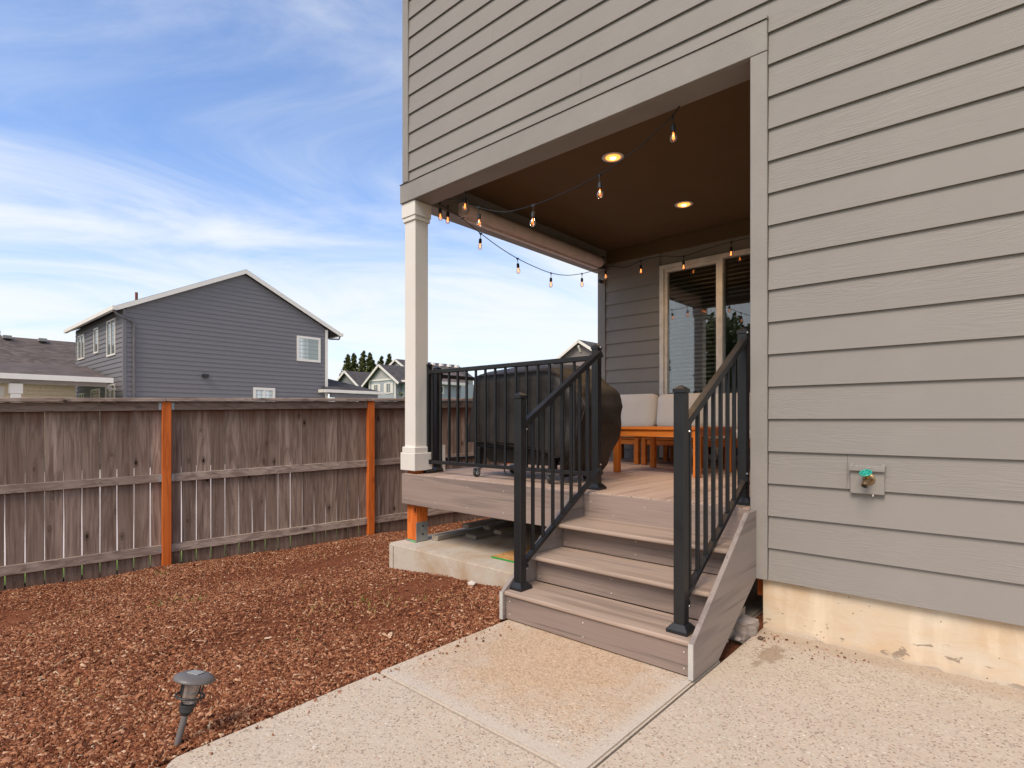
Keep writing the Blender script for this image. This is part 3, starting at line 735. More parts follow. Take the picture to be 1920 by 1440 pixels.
def stair_rail(x, zt, label, balys, toppost):
    t = thing('stair_railing', (x, 2.9, .1675), label, 'railing', 'black railings of the steps')
    rpost(x, 2.512, .1675, 1.300, t)
    yend = 3.405
    if toppost: rpost(x-.018, 3.40, D, 1.685, t)
    slope = .605
    def hz_(y, base): return base+(y-2.55)*slope
    for nm, b0, w, h in (('handrail', 1.150, .040, .036), ('bottom_rail', .318, .032, .028)):
        part(nm, B().beam((x, 2.535, hz_(2.535, b0)), (x, yend-.028, hz_(yend-.028, b0)), w, h), m_metal_black, t, bevel=.003)
        for yy in (2.545, yend-.035):
            part('rail_bracket', B().beam((x, yy-.012, hz_(yy-.012, b0)-.012), (x, yy+.016, hz_(yy+.016, b0)-.012), .046, .046), m_metal_black, t, bevel=.004)
        bolt(x+.012, yend-.030, hz_(yend, b0)+.020, t, 'Y', 1)
        bolt(x+.026, 2.545, hz_(2.545, b0)-.03, t, 'X', 1)
    for y in balys:
        z0, z1 = hz_(y, .318)+.012, hz_(y, 1.150)-.014
        part('baluster', B().box((x-.0095, y-.0095, z0), (x+.0095, y+.0095, z1)), m_metal_black, t, bevel=.002)
ys_ = [2.600+.0995*i for i in range(8)]
stair_rail(-2.172, 0, 'black sloping stair railing on the left side of the steps', [2.632+.1*i for i in range(7)], False)
stair_rail(-1.160, 0, 'black sloping stair railing on the right side of the steps by the house wall', ys_[:7], True)

# ================================================================== COVERED GRILL
gl_ = thing('covered_grill', (-3.05, 3.75, D), 'large grill on casters under a creased black brown cover', 'grill')
mcv = M('black_brown_cover', .55, .35); cv = mcv.coord(rnd=False)
cn = mcv.noise(cv, 5, 5, .6, .6)
mcv.color(mcv.mix(mcv.rng(cn, .35, .7), (.018, .0155, .014), (.034, .028, .024))); mcv.rough(mcv.rng(cn, .3, .7, .46, .66))
mcv.bump(mcv.math('ADD', mcv.noise(mcv.coord((1.6, 1.6, 1.0), False), 2.2, 3, .5, 1.2), mcv.math('MULTIPLY', mcv.noise(cv, 260, 2), .04)), .45, .05)
def interp(z, tab):
    tab = sorted(tab); return float(np.interp(z, [a for a, _ in tab], [c for _, c in tab]))
tx0 = [(1.665, -3.52), (1.63, -3.575), (1.55, -3.60), (1.3, -3.635), (.95, -3.705), (.7, -3.72)]
tx1 = [(1.665, -2.82), (1.63, -2.70), (1.55, -2.60), (1.40, -2.44), (1.28, -2.37), (1.15, -2.385), (.98, -2.45), (.80, -2.56), (.70, -2.66)]
ty0 = [(1.665, 3.60), (1.63, 3.50), (1.55, 3.475), (.7, 3.455)]
ty1 = [(1.665, 4.02), (1.63, 4.10), (1.55, 4.13), (.7, 4.16)]
NC, NR = 220, 44
cvb = B(); V = []
def fold(a, z):
    """folds: a = distance along the hem, z = height"""
    w = np.clip((1.60-z)/.7, 0, 1)
    f = .009*math.sin(a*7+1.6*math.sin(a*2.3)+z*1.3)*w + .003*math.sin(a*19+1.5*z+1.7*math.sin(a*5))*w*w
    f += .012*math.sin(a*3.1-z*2.2)*w
    f -= .034*w*(1-abs(math.sin(a*2.9+z*.9+.8*math.sin(z*3))))**5
    f -= .024*w*(1-abs(math.sin(a*4.7-z*1.6+1.1)))**7
    return f
for r in range(NR):
    for c in range(NC):
        th_ = c*2*math.pi/NC; ct, sn = math.cos(th_), math.sin(th_); e = .21
        ux = math.copysign(abs(ct)**e, ct); uy = math.copysign(abs(sn)**e, sn)
        # hem height round the grill: uneven, low on the right hand end
        right = max(0, min(1, (ux+.15)/1.1)); hem = .975-.10*right-(.15 if ux > .9 else 0)*(1 if uy > -.8 else .4)+.012*math.sin(c*.31)
        if ux < -.4 and uy < 0: hem = .978
        v = r/(NR-1); z = 1.665-(1.665-hem)*v**1.05
        x0, x1, y0, y1 = interp(z, tx0), interp(z, tx1), interp(z, ty0), interp(z, ty1)
        px = (x0+x1)/2+(x1-x0)/2*ux; py = (y0+y1)/2+(y1-y0)/2*uy
        a = px*(-uy)+py*ux+1.7
        n_ = Vector((ux if abs(ux) > .85 else 0, uy if abs(uy) > .85 else 0, 0))
        if n_.length: n_.normalize()
        f = fold(px*1.0+py*.9, z)
        rt = max(0, min(1, (px+2.75)/.35))
        f += rt*.030*math.sin(z*13+py*5)*math.sin(z*4+py*3+px*4)*(1 if z < 1.45 else 0)
        p = Vector((px, py, z))+n_*f
        p.z -= .055*(1-(py-y0)/(y1-y0))*max(0, min(1, (z-1.3)/.3))+.006*math.sin(px*5+py*7)*(z > 1.5)
        V.append(p)
cen = Vector((-3.15, 3.82, 1.668)); V.append(cen)
F_ = []
for r in range(NR-1):
    for c in range(NC): F_.append((r*NC+c, r*NC+(c+1) % NC, (r+1)*NC+(c+1) % NC, (r+1)*NC+c))
for c in range(NC): F_.append((c, len(V)-1, (c+1) % NC))
cvb.add(V, F_)
co = part('cover', cvb, mcv.m, gl_, smooth=True)
md = co.modifiers.new('thickness', 'SOLIDIFY'); md.thickness = .003
# hem seam line
sm_ = B()
for r in (3,): sm_.tube([V[r*NC+c]+Vector((0, -.002, 0)) for c in range(NC//2+12, NC-12)], .0022, 4)
hm = B(); hm.tube([V[(NR-1)*NC+c]+Vector((0, -.001, .002)) for c in range(0, NC, 2)]+[V[(NR-1)*NC]], .0042, 5, caps=False)
part('hem', hm, mcv.m, co)
for c0 in (NC//2+16, NC-16):
    sm_.tube([V[r*NC+c0]+Vector((0, -.002, 0)) for r in range(3, NR)], .0022, 4)
part('seam', sm_, plain('pale_stitching', (.10, .08, .065), .7), co)
m_blk = plain('matt_black_steel', (.012, .012, .012), .5)
part('cart_body', B().box((-3.56, 3.52, .93), (-2.62, 4.02, 1.35)).hexa([(-3.42, 3.56, .80), (-2.76, 3.56, .80), (-2.76, 3.98, .80), (-3.42, 3.98, .80), (-3.56, 3.52, .928), (-2.62, 3.52, .928), (-2.62, 4.02, .928), (-3.56, 4.02, .928)]), m_blk, gl_, bevel=.006)
part('side_shelf', B().box((-2.61, 3.60, 1.12), (-2.42, 4.05, 1.16)), m_blk, gl_, bevel=.004)
m_rubber = plain('grey_rubber', (.03, .03, .03), .6)
for (x, y) in ((-3.50, 3.50), (-3.50, 3.98), (-2.675, 3.50), (-2.675, 3.98)):
    part('leg', B().box((x-.022, y-.022, .765), (x+.022, y+.022, .93)), m_blk, gl_, bevel=.003)
    yy = y-.035
    cs = part('caster', B().box((x-.026, y-.045, .742), (x+.026, y+.010, .752)).box((x-.026, yy-.020, .700), (x-.022, yy+.022, .7418)).box((x+.022, yy-.020, .700), (x+.026, yy+.022, .7418)).tube([(x-.03, yy, .708), (x+.03, yy, .708)], .006, 8), m_galv, gl_)
    Ry = Matrix.Rotation(math.radians(90), 4, 'Y')
    part('wheel', B().lathe([(.012, -.015), (.030, -.015), (.0375, -.010), (.0375, .010), (.030, .015), (.012, .015)], (x, yy, .7085), 20, 0, Ry), m_rubber, cs, smooth=False)
    part('hub', B().lathe([(.0, -.0185), (.020, -.018), (.023, -.0155)], (x, yy, .7085), 16, 0, Ry).lathe([(.023, .0155), (.020, .018), (0, .0185)], (x, yy, .7085), 16, 0, Ry), m_galv, cs)
part('hanging_hook', B().tube([(-3.20, 3.50, .86), (-3.20, 3.50, .73), (-3.185, 3.50, .715)], .006, 6), m_blk, gl_)

# ================================================================== PATIO FURNITURE
def wbox(name, a, c, m, parent, bevel=.004, **k): return part(name, B().box(a, c), m, parent, bevel=bevel, **k)
tb = thing('coffee_table', (-2.41, 5.03, D), 'low square orange wood coffee table in front of the outdoor sofa', 'coffee table')
tx = (-2.85, -1.975); ty = (4.64, 5.45); tz = 1.108
nsl = 8; sw = (ty[1]-ty[0]-.012)/nsl
for i in range(nsl): wbox('table_slat', (tx[0]+.05, ty[0]+.006+i*sw+.003, tz-.018), (tx[1]-.05, ty[0]+.006+(i+1)*sw-.003, tz-.002), m_teak, tb, .002)
part('table_edge', B().box((tx[0], ty[0], tz-.022), (tx[1], ty[0]+.0055, tz)).box((tx[0], ty[1]-.0055, tz-.022), (tx[1], ty[1], tz)).box((tx[0], ty[0]+.006, tz-.022), (tx[0]+.047, ty[1]-.006, tz)).box((tx[1]-.047, ty[0]+.006, tz-.022), (tx[1], ty[1]-.006, tz)), m_teak, tb)
part('apron', B().box((tx[0]+.07, ty[0]+.02, tz-.088), (tx[1]-.07, ty[0]+.045, tz-.024)).box((tx[0]+.07, ty[1]-.045, tz-.088), (tx[1]-.07, ty[1]-.02, tz-.024)).box((tx[0]+.02, ty[0]+.07, tz-.088), (tx[0]+.045, ty[1]-.07, tz-.024)).box((tx[1]-.045, ty[0]+.07, tz-.088), (tx[1]-.02, ty[1]-.07, tz-.024)), m_teak, tb)
for x in (tx[0]+.012, tx[1]-.067):
    for y in (ty[0]+.012, ty[1]-.067): wbox('leg', (x, y, D+.002), (x+.055, y+.055, tz-.024), m_teakz, tb)
m_cush = M('cream_cushion_fabric', .9, .15); qv = m_cush.coord(); 
m_cush.color(m_cush.mix(m_cush.rng(m_cush.noise(qv, 2, 4), .3, .7), (.80, .74, .66), (.86, .81, .73))); m_cush.bump(m_cush.noise(qv, 9, 4, .5, .5), .25, .02); m_cush = m_cush.m
def cushion(name, a, c, lean, label, cat, grp):
    x0, y0, z0 = a; x1, y1, z1 = c
    bm = bmesh.new(); bmesh.ops.create_cube(bm, size=1)
    bmesh.ops.subdivide_edges(bm, edges=bm.edges, cuts=7, use_grid_fill=True)
    sx, sy, sz = x1-x0, y1-y0, z1-z0
    r = min(sx, sy, sz)*.42
    for v in bm.verts:
        p = Vector((v.co.x*sx, v.co.y*sy, v.co.z*sz))
        q = Vector([max(-(s/2-r), min(s/2-r, t)) for s, t in zip((sx, sy, sz), p)])
        d = p-q
        if d.length > 1e-6: p = q+d.normalized()*r*(1.0 if d.length > 1e-6 else 1)
        thin = min(range(3), key=lambda i: (sx, sy, sz)[i])
        o = [0, 1, 2]; o.remove(thin)
        fac = 1+.18*(1-(2*p[o[0]]/(sx, sy, sz)[o[0]])**2)*(1-(2*p[o[1]]/(sx, sy, sz)[o[1]])**2)
        p[thin] *= fac
        p.y += lean*(p.z/sz+.5); v.co = p
    me = bpy.data.meshes.new(name); bm.to_mesh(me); bm.free(); me.materials.append(m_cush)
    me.polygons.foreach_set('use_smooth', [True]*len(me.polygons))
    o = bpy.data.objects.new(name, me); col.objects.link(o); o.location = ((x0+x1)/2, (y0+y1)/2, (z0+z1)/2)
    return tagp(o, label, cat, grp)
seat = thing('sofa_section', (-3.46, 6.0, D), '', 'sofa', 'wooden sofa sections along the glass door')
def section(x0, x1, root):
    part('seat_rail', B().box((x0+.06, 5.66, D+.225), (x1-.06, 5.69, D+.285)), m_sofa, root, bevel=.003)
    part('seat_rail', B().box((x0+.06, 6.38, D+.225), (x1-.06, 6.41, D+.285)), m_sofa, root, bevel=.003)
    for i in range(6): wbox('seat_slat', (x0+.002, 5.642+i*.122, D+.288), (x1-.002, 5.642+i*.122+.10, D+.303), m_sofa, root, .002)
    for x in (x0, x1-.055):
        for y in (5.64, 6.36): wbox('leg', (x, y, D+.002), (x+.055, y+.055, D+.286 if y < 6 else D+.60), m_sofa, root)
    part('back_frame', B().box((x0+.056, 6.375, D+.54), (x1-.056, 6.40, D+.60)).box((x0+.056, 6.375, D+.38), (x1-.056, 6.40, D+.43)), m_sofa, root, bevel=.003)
xs_sec = [(-3.80, -3.118), (-3.082, -2.40), (-2.382, -1.70), (-1.78+.10, -1.12)]
labs = ['wooden sofa section at the left beside the covered grill', 'wooden sofa section second from the grill behind the coffee table', 'wooden sofa section third from the grill behind the right stair post', 'wooden sofa section at the right end beside the door jamb']
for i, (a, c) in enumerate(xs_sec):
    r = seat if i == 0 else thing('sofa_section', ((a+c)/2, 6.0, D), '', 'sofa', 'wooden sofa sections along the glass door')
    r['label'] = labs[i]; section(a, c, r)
cx_ = [(-3.83, -3.21), (-3.195, -2.595), (-2.58, -1.99), (-1.975, -1.40)]
l1 = ['cream back cushion at the left, beside the covered grill', 'cream back cushion under the left glass pane', 'cream back cushion behind the upper right stair balusters', 'cream back cushion at the right, half hidden by the door jamb']
l2 = ['cream seat cushion on the sofa section nearest the grill', 'cream seat cushion second from the grill, behind the coffee table', 'cream seat cushion third from the grill, behind the stair post', 'cream seat cushion rounding into view beside the jamb']
for i, (a, c) in enumerate(cx_):
    cushion('back_cushion', (a, 6.17, 1.075), (c, 6.33, 1.50-.012*i), .06, l1[i], 'cushion', 'cream back cushions')
for i, (a, c) in enumerate(xs_sec):
    cushion('seat_cushion', (a+.005, 5.62, D+.305), (c-.005, 6.24, D+.405), 0, l2[i], 'cushion', 'cream seat cushions')

# ================================================================== UNDER THE DECK
part('footing_slab', B().box((-4.32, 3.118, -.45), (-1.10, 6.9, .030)), m_slab, bevel=.014, seg=2, kind='structure')
part('footing_joint', B().box((-4.245, 3.1155, -.30), (-4.240, 3.1178, .005)), plain('dark_crack', (.10, .08, .06), .9), kind='structure')
lg = 'old boards stored under the deck'
def plank(c, L, w, h, z, yaw, label):
    b = B().box((-w/2, 0, 0), (w/2, L, h)); me = b.mesh('lumber_plank', m_lumber, bevel=.003)
    o = bpy.data.objects.new('lumber_plank', me); col.objects.link(o); o.location = (c[0], c[1], z); o.rotation_euler = (0, 0, math.radians(yaw)); tagp(o, label, 'plank', lg)
plank((-4.06, 3.46), 2.2, .085, .042, .032, 1, 'long pale plank lying on the slab nearest the orange post')
plank((-3.86, 3.74), 2.4, .14, .036, .032, -2, 'wide grey plank lying under the stack beneath the deck')
plank((-3.90, 4.00), 2.3, .09, .036, .072, 3, 'grey plank in the middle of the stack under the deck')
plank((-3.98, 3.78), 2.5, .085, .038, .112, 2, 'grey plank on top of the stack under the deck, upper left end')
plank((-3.66, 3.90), 2.3, .10, .038, .075, -3, 'dark plank on the right of the stack under the deck')
plank((-3.35, 4.25), 2.0, .10, .038, .032, -5, 'dark plank far under the deck behind the stack')
ob = M('osb_sheet', .8, .2); ov = ob.coord(rnd=False)
ob.color(ob.mix(ob.rng(ob.n('ShaderNodeSeparateColor', ob.voro(ob.coord((1, 2.2, 1), False), 38, 'Color')).outputs[0], 0, 1), (.42, .20, .06), (.70, .42, .18)))
sh = thing('board_sheet', (-2.8, 3.7, .03), 'orange strand board with a green painted edge on the slab beneath the deck', 'board')
part('sheet', B().box((-3.20, 3.338, .032), (-2.35, 4.0, .046)), ob.m, sh)
part('painted_edge', B().box((-3.20, 3.334, .0325), (-2.35, 3.3375, .0455)), plain('green_edge_paint', (.03, .30, .05), .6), sh)
cbk = thing('concrete_block', (-1.06, 3.16, 0), 'small rough grey concrete block between the steps and the foundation', 'concrete block')
bm = bmesh.new(); bmesh.ops.create_cube(bm, size=1); bmesh.ops.subdivide_edges(bm, edges=bm.edges, cuts=5, use_grid_fill=True)
rb = random.Random(12)
for v in bm.verts:
    v.co = Vector((v.co.x*.19, v.co.y*.15, v.co.z*.10))*(1-.10*max(0, v.co.length-.62))+Vector((rb.uniform(-.004, .004), rb.uniform(-.004, .004), rb.uniform(-.004, .004)))
    v.co += Vector((.004*math.sin(v.co.y*60), .004*math.sin(v.co.z*50), .003*math.sin(v.co.x*45+v.co.y*30)))
me_ = bpy.data.meshes.new('block'); bm.to_mesh(me_); bm.free(); me_.materials.append(m_block)
bo = bpy.data.objects.new('block', me_); col.objects.link(bo); bo.parent = cbk; bo.location = (-.065, -.035, .035); bo.rotation_euler = (.02, .05, math.radians(-10))
def rock(x, y, z, s, label, m, seed):
    r = random.Random(seed); bm = bmesh.new(); bmesh.ops.create_icosphere(bm, subdivisions=2, radius=s)
    for v in bm.verts: v.co *= r.uniform(.78, 1.15); v.co.z *= .6
    me = bpy.data.meshes.new('stone'); bm.to_mesh(me); bm.free(); me.materials.append(m)
    o = bpy.data.objects.new('stone', me); col.objects.link(o); o.location = (x, y, z); tagp(o, label, 'stone')
rock(-3.115, 3.03, -.10, .035, 'small white stone in the mulch against the footing slab', plain('white_stone', (.62, .56, .50), .8), 3)
rock(-1.12, 2.93, .012, .025, 'brown pebble beside the stair stringer', m_block, 4)
rock(-1.07, 3.00, .012, .018, 'tiny grey pebble in front of the concrete block', m_block, 5)
rock(-.985, 3.10, .010, .016, 'small dark pebble on the patio below the foundation corner', plain('dark_stone', (.12, .07, .05), .8), 6)
# dark soil in the cavity behind the block
part('cavity_soil', B().box((-1.09, 3.20, -.05), (-1.031, 3.9, .03)), m_mulch, kind='structure')
part('sole_block', B().box((-1.085, 3.36, .16), (-1.040, 3.44, .285)), m_post, house)

# ================================================================== HOSE FAUCET
m_brass = plain('tarnished_brass', (.30, .20, .11), .38, .85)
hf = thing('hose_faucet', (-.52, Y0, .88), 'brass hose faucet with a green hand wheel on a taupe mounting block', 'faucet')
part('mounting_plate', B().box((-.594, Y0-.030, .804), (-.449, Y0-.004, .945)), m_trim, hf, bevel=.003)
part('drip_cap', B().box((-.598, Y0-.046, .918), (-.445, Y0-.0305, .938)).prism([(Y0-.046, .9385), (Y0-.006, .955), (Y0-.006, .9455), (Y0-.028, .9385)], 'x', -.598, -.578).prism([(Y0-.046, .9385), (Y0-.006, .955), (Y0-.006, .9455), (Y0-.028, .9385)], 'x', -.465, -.445), m_trim, hf, bevel=.002)
RX = Matrix.Rotation(math.radians(90), 4, 'X')
part('flange', B().lathe([(0, 0), (.027, 0), (.027, .003), (.022, .006), (.015, .008), (.0, .008)], (-.512, Y0-.031, .878), 24, 0, RX), m_brass, hf, smooth=False)
part('spout', B().tube([(-.512, Y0-.036, .878), (-.513, Y0-.062, .880), (-.515, Y0-.080, .874), (-.518, Y0-.098, .860)], [.012, .0135, .0135, .0125], 16).tube([(-.518, Y0-.0975, .8605), (-.5195, Y0-.106, .852)], [.0155, .0155], 16), m_brass, hf, smooth=False)
part('outlet', B().tube([(-.5194, Y0-.1058, .8522), (-.5202, Y0-.1085, .8495)], [.0105, .0105], 14), plain('outlet_dark', (.01, .008, .006), .7), hf)
sd = Vector((-.12, -.52, .85)).normalized(); base_ = Vector((-.514, Y0-.066, .885))
part('valve_stem', B().tube([base_, base_+sd*.016, base_+sd*.017, base_+sd*.032], [.011, .011, .007, .007], 12), plain('bright_brass', (.55, .33, .08), .3, .9), hf)
rot = sd.to_track_quat('Z', 'Y').to_matrix().to_4x4(); wc = base_+sd*.034
wh = B()
ring = [wc+rot @ Vector((.0235*math.cos(t), .0235*math.sin(t), 0)) for t in np.linspace(0, 2*math.pi, 33)]
wh.tube(ring, .0045, 8, caps=False)
for k in range(6):
    a = k*math.pi/3; wh.tube([wc+rot @ Vector((.007*math.cos(a), .007*math.sin(a), .001)), wc+rot @ Vector((.022*math.cos(a), .022*math.sin(a), 0))], .0036, 6)
wh.lathe([(0, -.004), (.013, -.004), (.014, 0), (.012, .004), (0, .006)], wc, 16, 0, rot)
part('hand_wheel', wh, plain('green_enamel', (.02, .36, .27), .3), hf, smooth=False)
part('screw', B().lathe([(0, 0), (.004, 0), (.003, .003), (0, .003)], (-.497, Y0-.040, .878), 8, 0, RX), m_metal_black, hf)
part('caulk_drip', B().lathe([(0, -.006), (.003, -.002), (.002, .006), (0, .008)], (-.496, Y0-.028, .798), 8), m_white, hf)

# ================================================================== PATH LIGHT
pl = thing('path_light', (-2.216, .691, -.03), 'leaning grey solar path light at the edge of the walkway', 'path light')
foot = Vector((-2.262, .694, -.06)); head = Vector((-2.262, .764, .210)); ax = (head-foot).normalized()
Rm = ax.to_track_quat('Z', 'Y').to_matrix().to_4x4(); H = (head-foot).length
def at_(r, h, a): return foot+Rm @ Vector((r*math.cos(a), r*math.sin(a), h))
m_grey = plain('grey_plastic', (.15, .135, .13), .45); m_dk = plain('dark_plastic', (.035, .037, .038), .45)
part('stake', B().lathe([(.0, 0), (.0115, 0), (.0115, H-0.1254), (0, H-0.1254)], foot, 16, 0, Rm), m_grey, pl, smooth=False)
part('collar', B().lathe([(0, H-0.1277), (.014, H-0.1277), (.020, H-0.1201), (.024, H-0.1140), (.024, H-0.0988), (.027, H-0.0973), (.027, H-0.0897), (.020, H-0.0882), (0, H-0.0897)], foot, 24, 0, Rm), m_dk, pl)
cg = B()
for k in range(4):
    a = k*math.pi/2+.5; cg.tube([at_(.024, H-0.0912, a), at_(.030, H-0.0798, a), at_(.044, H-0.0608, a), at_(.045, H-0.0228, a), at_(.047, H-0.0061, a)], .0036, 6)
cg.tube([at_(.0475, H-0.0608, t) for t in np.linspace(0, 2*math.pi, 29)], .0042, 6, caps=False)
part('cage', cg, m_dk, pl)
lm = M('frosted_lens', .15); lm.color((.55, .50, .45)); lm.b.inputs['Transmission Weight'].default_value = .6; lm.b.inputs['Roughness'].default_value = .12
part('lamp_lens', B().lathe([(.0, H-0.0851), (.022, H-0.0851), (.023, H-0.0760), (.027, H-0.0091), (0, H-0.0076)], foot, 20, 0, Rm), lm.m, pl, smooth=False)
part('lamp_cap', B().lathe([(0, H-.006), (.062, H-.008), (.0705, H-.005), (.0715, H-.001), (.066, H+.007), (.052, H+.015), (.038, H+.0185), (0, H+.019)], foot, 36, 0, Rm), m_grey, pl, smooth=True)
q = [at_(.031, H+.0193, math.pi/4+.6+k*math.pi/2) for k in range(4)]; q2 = [p+ax*.0025 for p in q]
part('solar_panel', B().hexa(q+q2), plain('pale_solar_panel', (.36, .37, .36), .25), pl)

# ================================================================== FENCE
fz = lambda s: .023*s
fence = thing('fence', fence_pt(0, 0, -.5), 'weathered brown board fence with orange stained posts along the side yard', 'fence')
yaw = math.atan2(-.1973, .9803)
bays = list(range(-3, 5)); BL = 2.397
for bi in range(-3, 6):
    s = bi*BL; a = fence_pt(s, .0445, -.62+.04*s); top = 1.378+fz(s)
    w = .0445; d = Vector((.1973, .9803, 0))*w; nn = Vector((.9803, -.1973, 0))*w
    cs = [a-d-nn, a-d+nn, a+d+nn, a+d-nn]
    b = B().hexa([Vector((p.x, p.y, a.z)) for p in cs]+[Vector((p.x, p.y, top)) for p in cs]); part('fence_post', b, m_post, fence, bevel=.004, origin=(a.x, a.y, 0))
def seg(s0, s1, n0, n1, z0, z1):
    P = [fence_pt(s0, n0), fence_pt(s0, n1), fence_pt(s1, n1), fence_pt(s1, n0)]; ss = [s0, s0, s1, s1]
    return B().hexa([Vector((p.x, p.y, z0+fz(q))) for p, q in zip(P, ss)]+[Vector((p.x, p.y, z1+fz(q))) for p, q in zip(P, ss)])
for bi in range(-3, 5):
    s0 = bi*BL+.0455; s1 = (bi+1)*BL-.0455
    for nm, z0, z1 in (('rail', 1.282, 1.371), ('rail', .480, .569), ('rail', -.312, -.223)):
        r = part(nm, seg(s0, s1, .001, .039, z0+random.uniform(-.006, .006), z1), m_rail, fence, bevel=.003, origin=fence_pt(s0))
        for (p0, p1) in ((s0-.0005, s0+.028), (s1-.028, s1+.0005)):
            part('rail_hanger', seg(p0, p1, .0393, .0413, z0+.004, z1-.004), m_galv, r)
    part('fence_cap', seg(bi*BL-.0, (bi+1)*BL-.004, -.030, .108, 1.3795, 1.4175), m_rail, fence, bevel=.004, origin=fence_pt(s0))
    r_ = random.Random(bi+20)
    for k in range(16):
        pitch_ = BL/16; c = bi*BL+(k+.5)*pitch_
        wt_ = pitch_-r_.uniform(.001, .003); wb_ = pitch_-r_.uniform(.005, .012)
        lean = r_.uniform(-.0015, .0015); z0 = -.66+.04*c; z1 = 1.376+fz(c); n0 = -.017+r_.uniform(-.003, .0)
        zm = r_.choice([.2, .45, .75, 1.0])+fz(c)   # boards have shrunk apart below this height
        L = []
        for zz, ww in ((z0, wb_), (zm-.3, wb_), (zm, wt_), (z1, wt_)):
            for sgn in (-1, 1):
                for n_ in (n0, n0+.016): L.append(fence_pt(c+lean*(zz-.4)+sgn*ww/2, n_, zz))
        b = B(); fcs = []
        for q_ in range(3):
            o = q_*4; u = o+4
            fcs += [(o, u, u+1, o+1), (o+2, o+3, u+3, u+2), (o, o+2, u+2, u), (o+1, u+1, u+3, o+3)]
        fcs += [(0, 1, 3, 2), (12, 14, 15, 13)]
        b.add(L, fcs); part('fence_board', b, m_fence, fence, origin=fence_pt(c))

# ================================================================== NEIGHBOURHOOD
def siding_strips(b, pl_axis, pl, a0, a1, z0, topf, exp_, sgn, lip=.012):
    """lap strips on plane pl; (a0,a1) range along the wall; topf(a)->height; sgn = outward direction"""
    ztop = max(topf(a0+(a1-a0)*t/40) for t in range(41))
    z = z0
    while z < ztop-.02:
        ze = min(z+exp_, ztop)
        def span(zz):
            ok = [a0+(a1-a0)*t/400 for t in range(401) if topf(a0+(a1-a0)*t/400) >= zz-1e-6]
            return (min(ok), max(ok)) if ok else None
        s0, s1 = span(z), span(ze-.005)
        if not s0: break
        if not s1: s1 = ((s0[0]+s0[1])/2-.01, (s0[0]+s0[1])/2+.01)
        def P(a, off, zz): return (pl+sgn*off, a, zz) if pl_axis == 'x' else (a, pl+sgn*off, zz)
        b.add([P(s0[0], lip, z), P(s0[1], lip, z), P(s1[1], .0, ze), P(s1[0], .0, ze), P(s0[0], -.002, z), P(s0[1], -.002, z)], [(0, 1, 2, 3), (4, 5, 1, 0)])
        z += exp_
def window(root, axis, pl, a0, a1, z0, z1, sgn, mul=None, mglass=None, t=.09, shutters=False, mfr=None):
    mfr = mfr or m_white
    def bx(b, s0, s1, d0, d1, q0, q1):
        if axis == 'x': b.box((min(pl+sgn*d0, pl+sgn*d1), s0, q0), (max(pl+sgn*d0, pl+sgn*d1), s1, q1))
        else: b.box((s0, min(pl+sgn*d0, pl+sgn*d1), q0), (s1, max(pl+sgn*d0, pl+sgn*d1), q1))
    b = B(); bx(b, a0, a1, .01, .05, z1-t, z1); bx(b, a0, a1, .01, .05, z0, z0+t); bx(b, a0, a0+t, .01, .05, z0+t+.001, z1-t-.001); bx(b, a1-t, a1, .01, .05, z0+t+.001, z1-t-.001)
    if mul: bx(b, a0+(a1-a0)*mul-.03, a0+(a1-a0)*mul+.03, .012, .045, z0+t+.001, z1-t-.001)
    f = part('window', b, mfr, root)
    g = B(); bx(g, a0+t+.001, a1-t-.001, .0145, .020, z0+t+.001, z1-t-.001); part('pane', g, mglass or m_winglass, f)
    if shutters:
        for (p, q) in ((a0-.32, a0-.02), (a1+.02, a1+.32)):
            g = B(); bx(g, p, q, .01, .045, z0+.03, z1-.03); part('shutter', g, m_white, f)
    return f

# --- big dark gabled house
XA, YA = -23.94, 5.733
nh = thing('neighbour_house', (-27.8, 10, -.55), 'two-storey dark grey gabled house with white trimmed windows beyond the fence', 'house')
m_dsid = paint('dark_slate_siding', (.165, .158, .168), .6, .015, .0, 10); m_lsid = m_dsid
yr = 13.80; ypk = 10.0; zE = 5.23; zP = 7.30
gtop = lambda y: zE+(zP-zE)*(1-abs(y-ypk)/(ypk-YA)) if y <= ypk else zE+(zP-zE)*(1-(y-ypk)/(14.27-ypk))
core = B().add([(XA-.02, YA+.02, -.7), (XA-.02, yr-.02, -.7), (XA-.02, yr-.02, gtop(yr)-.03), (XA-.02, ypk, zP-.03), (XA-.02, YA+.02, zE-.03),
                (-31.6, YA+.02, -.7), (-31.6, yr-.02, -.7), (-31.6, yr-.02, gtop(yr)-.03), (-31.6, ypk, zP-.03), (-31.6, YA+.02, zE-.03)],
               [(0, 1, 2, 3, 4), (9, 8, 7, 6, 5), (0, 5, 6, 1), (1, 6, 7, 2), (2, 7, 8, 3), (3, 8, 9, 4), (4, 9, 5, 0)])
part('wall', core, m_dsid, nh)
b = B(); siding_strips(b, 'x', XA, YA+.08, yr-.10, -.6, gtop, .178, 1, .022); part('siding', b, m_dsid, nh, kind='stuff')
b = B(); siding_strips(b, 'y', YA, -31.58, XA-.10, -.6, lambda a: zE, .178, -1, .022); part('siding', b, m_lsid, nh, kind='stuff')
part('corner_board', B().box((XA-.10, YA-.03, -.6), (XA+.03, YA+.08, zE-.02)), m_dsid, nh)
part('white_corner_board', B().box((XA-.02, yr-.10, -.6), (XA+.035, yr+.03, gtop(yr)-.05)), m_white, nh)
rl = .20  # roof overhang past gable
sl1 = (zP-zE)/(ypk-YA)
def roof_slab(b, x0, x1, ya, za, yb, zb, t=.14, dx=0):
    b.hexa([(x0, ya, za), (x1, ya, za), (x1, yb, zb), (x0, yb, zb), (x0, ya, za+t), (x1, ya, za+t), (x1, yb, zb+t), (x0, yb, zb+t)])
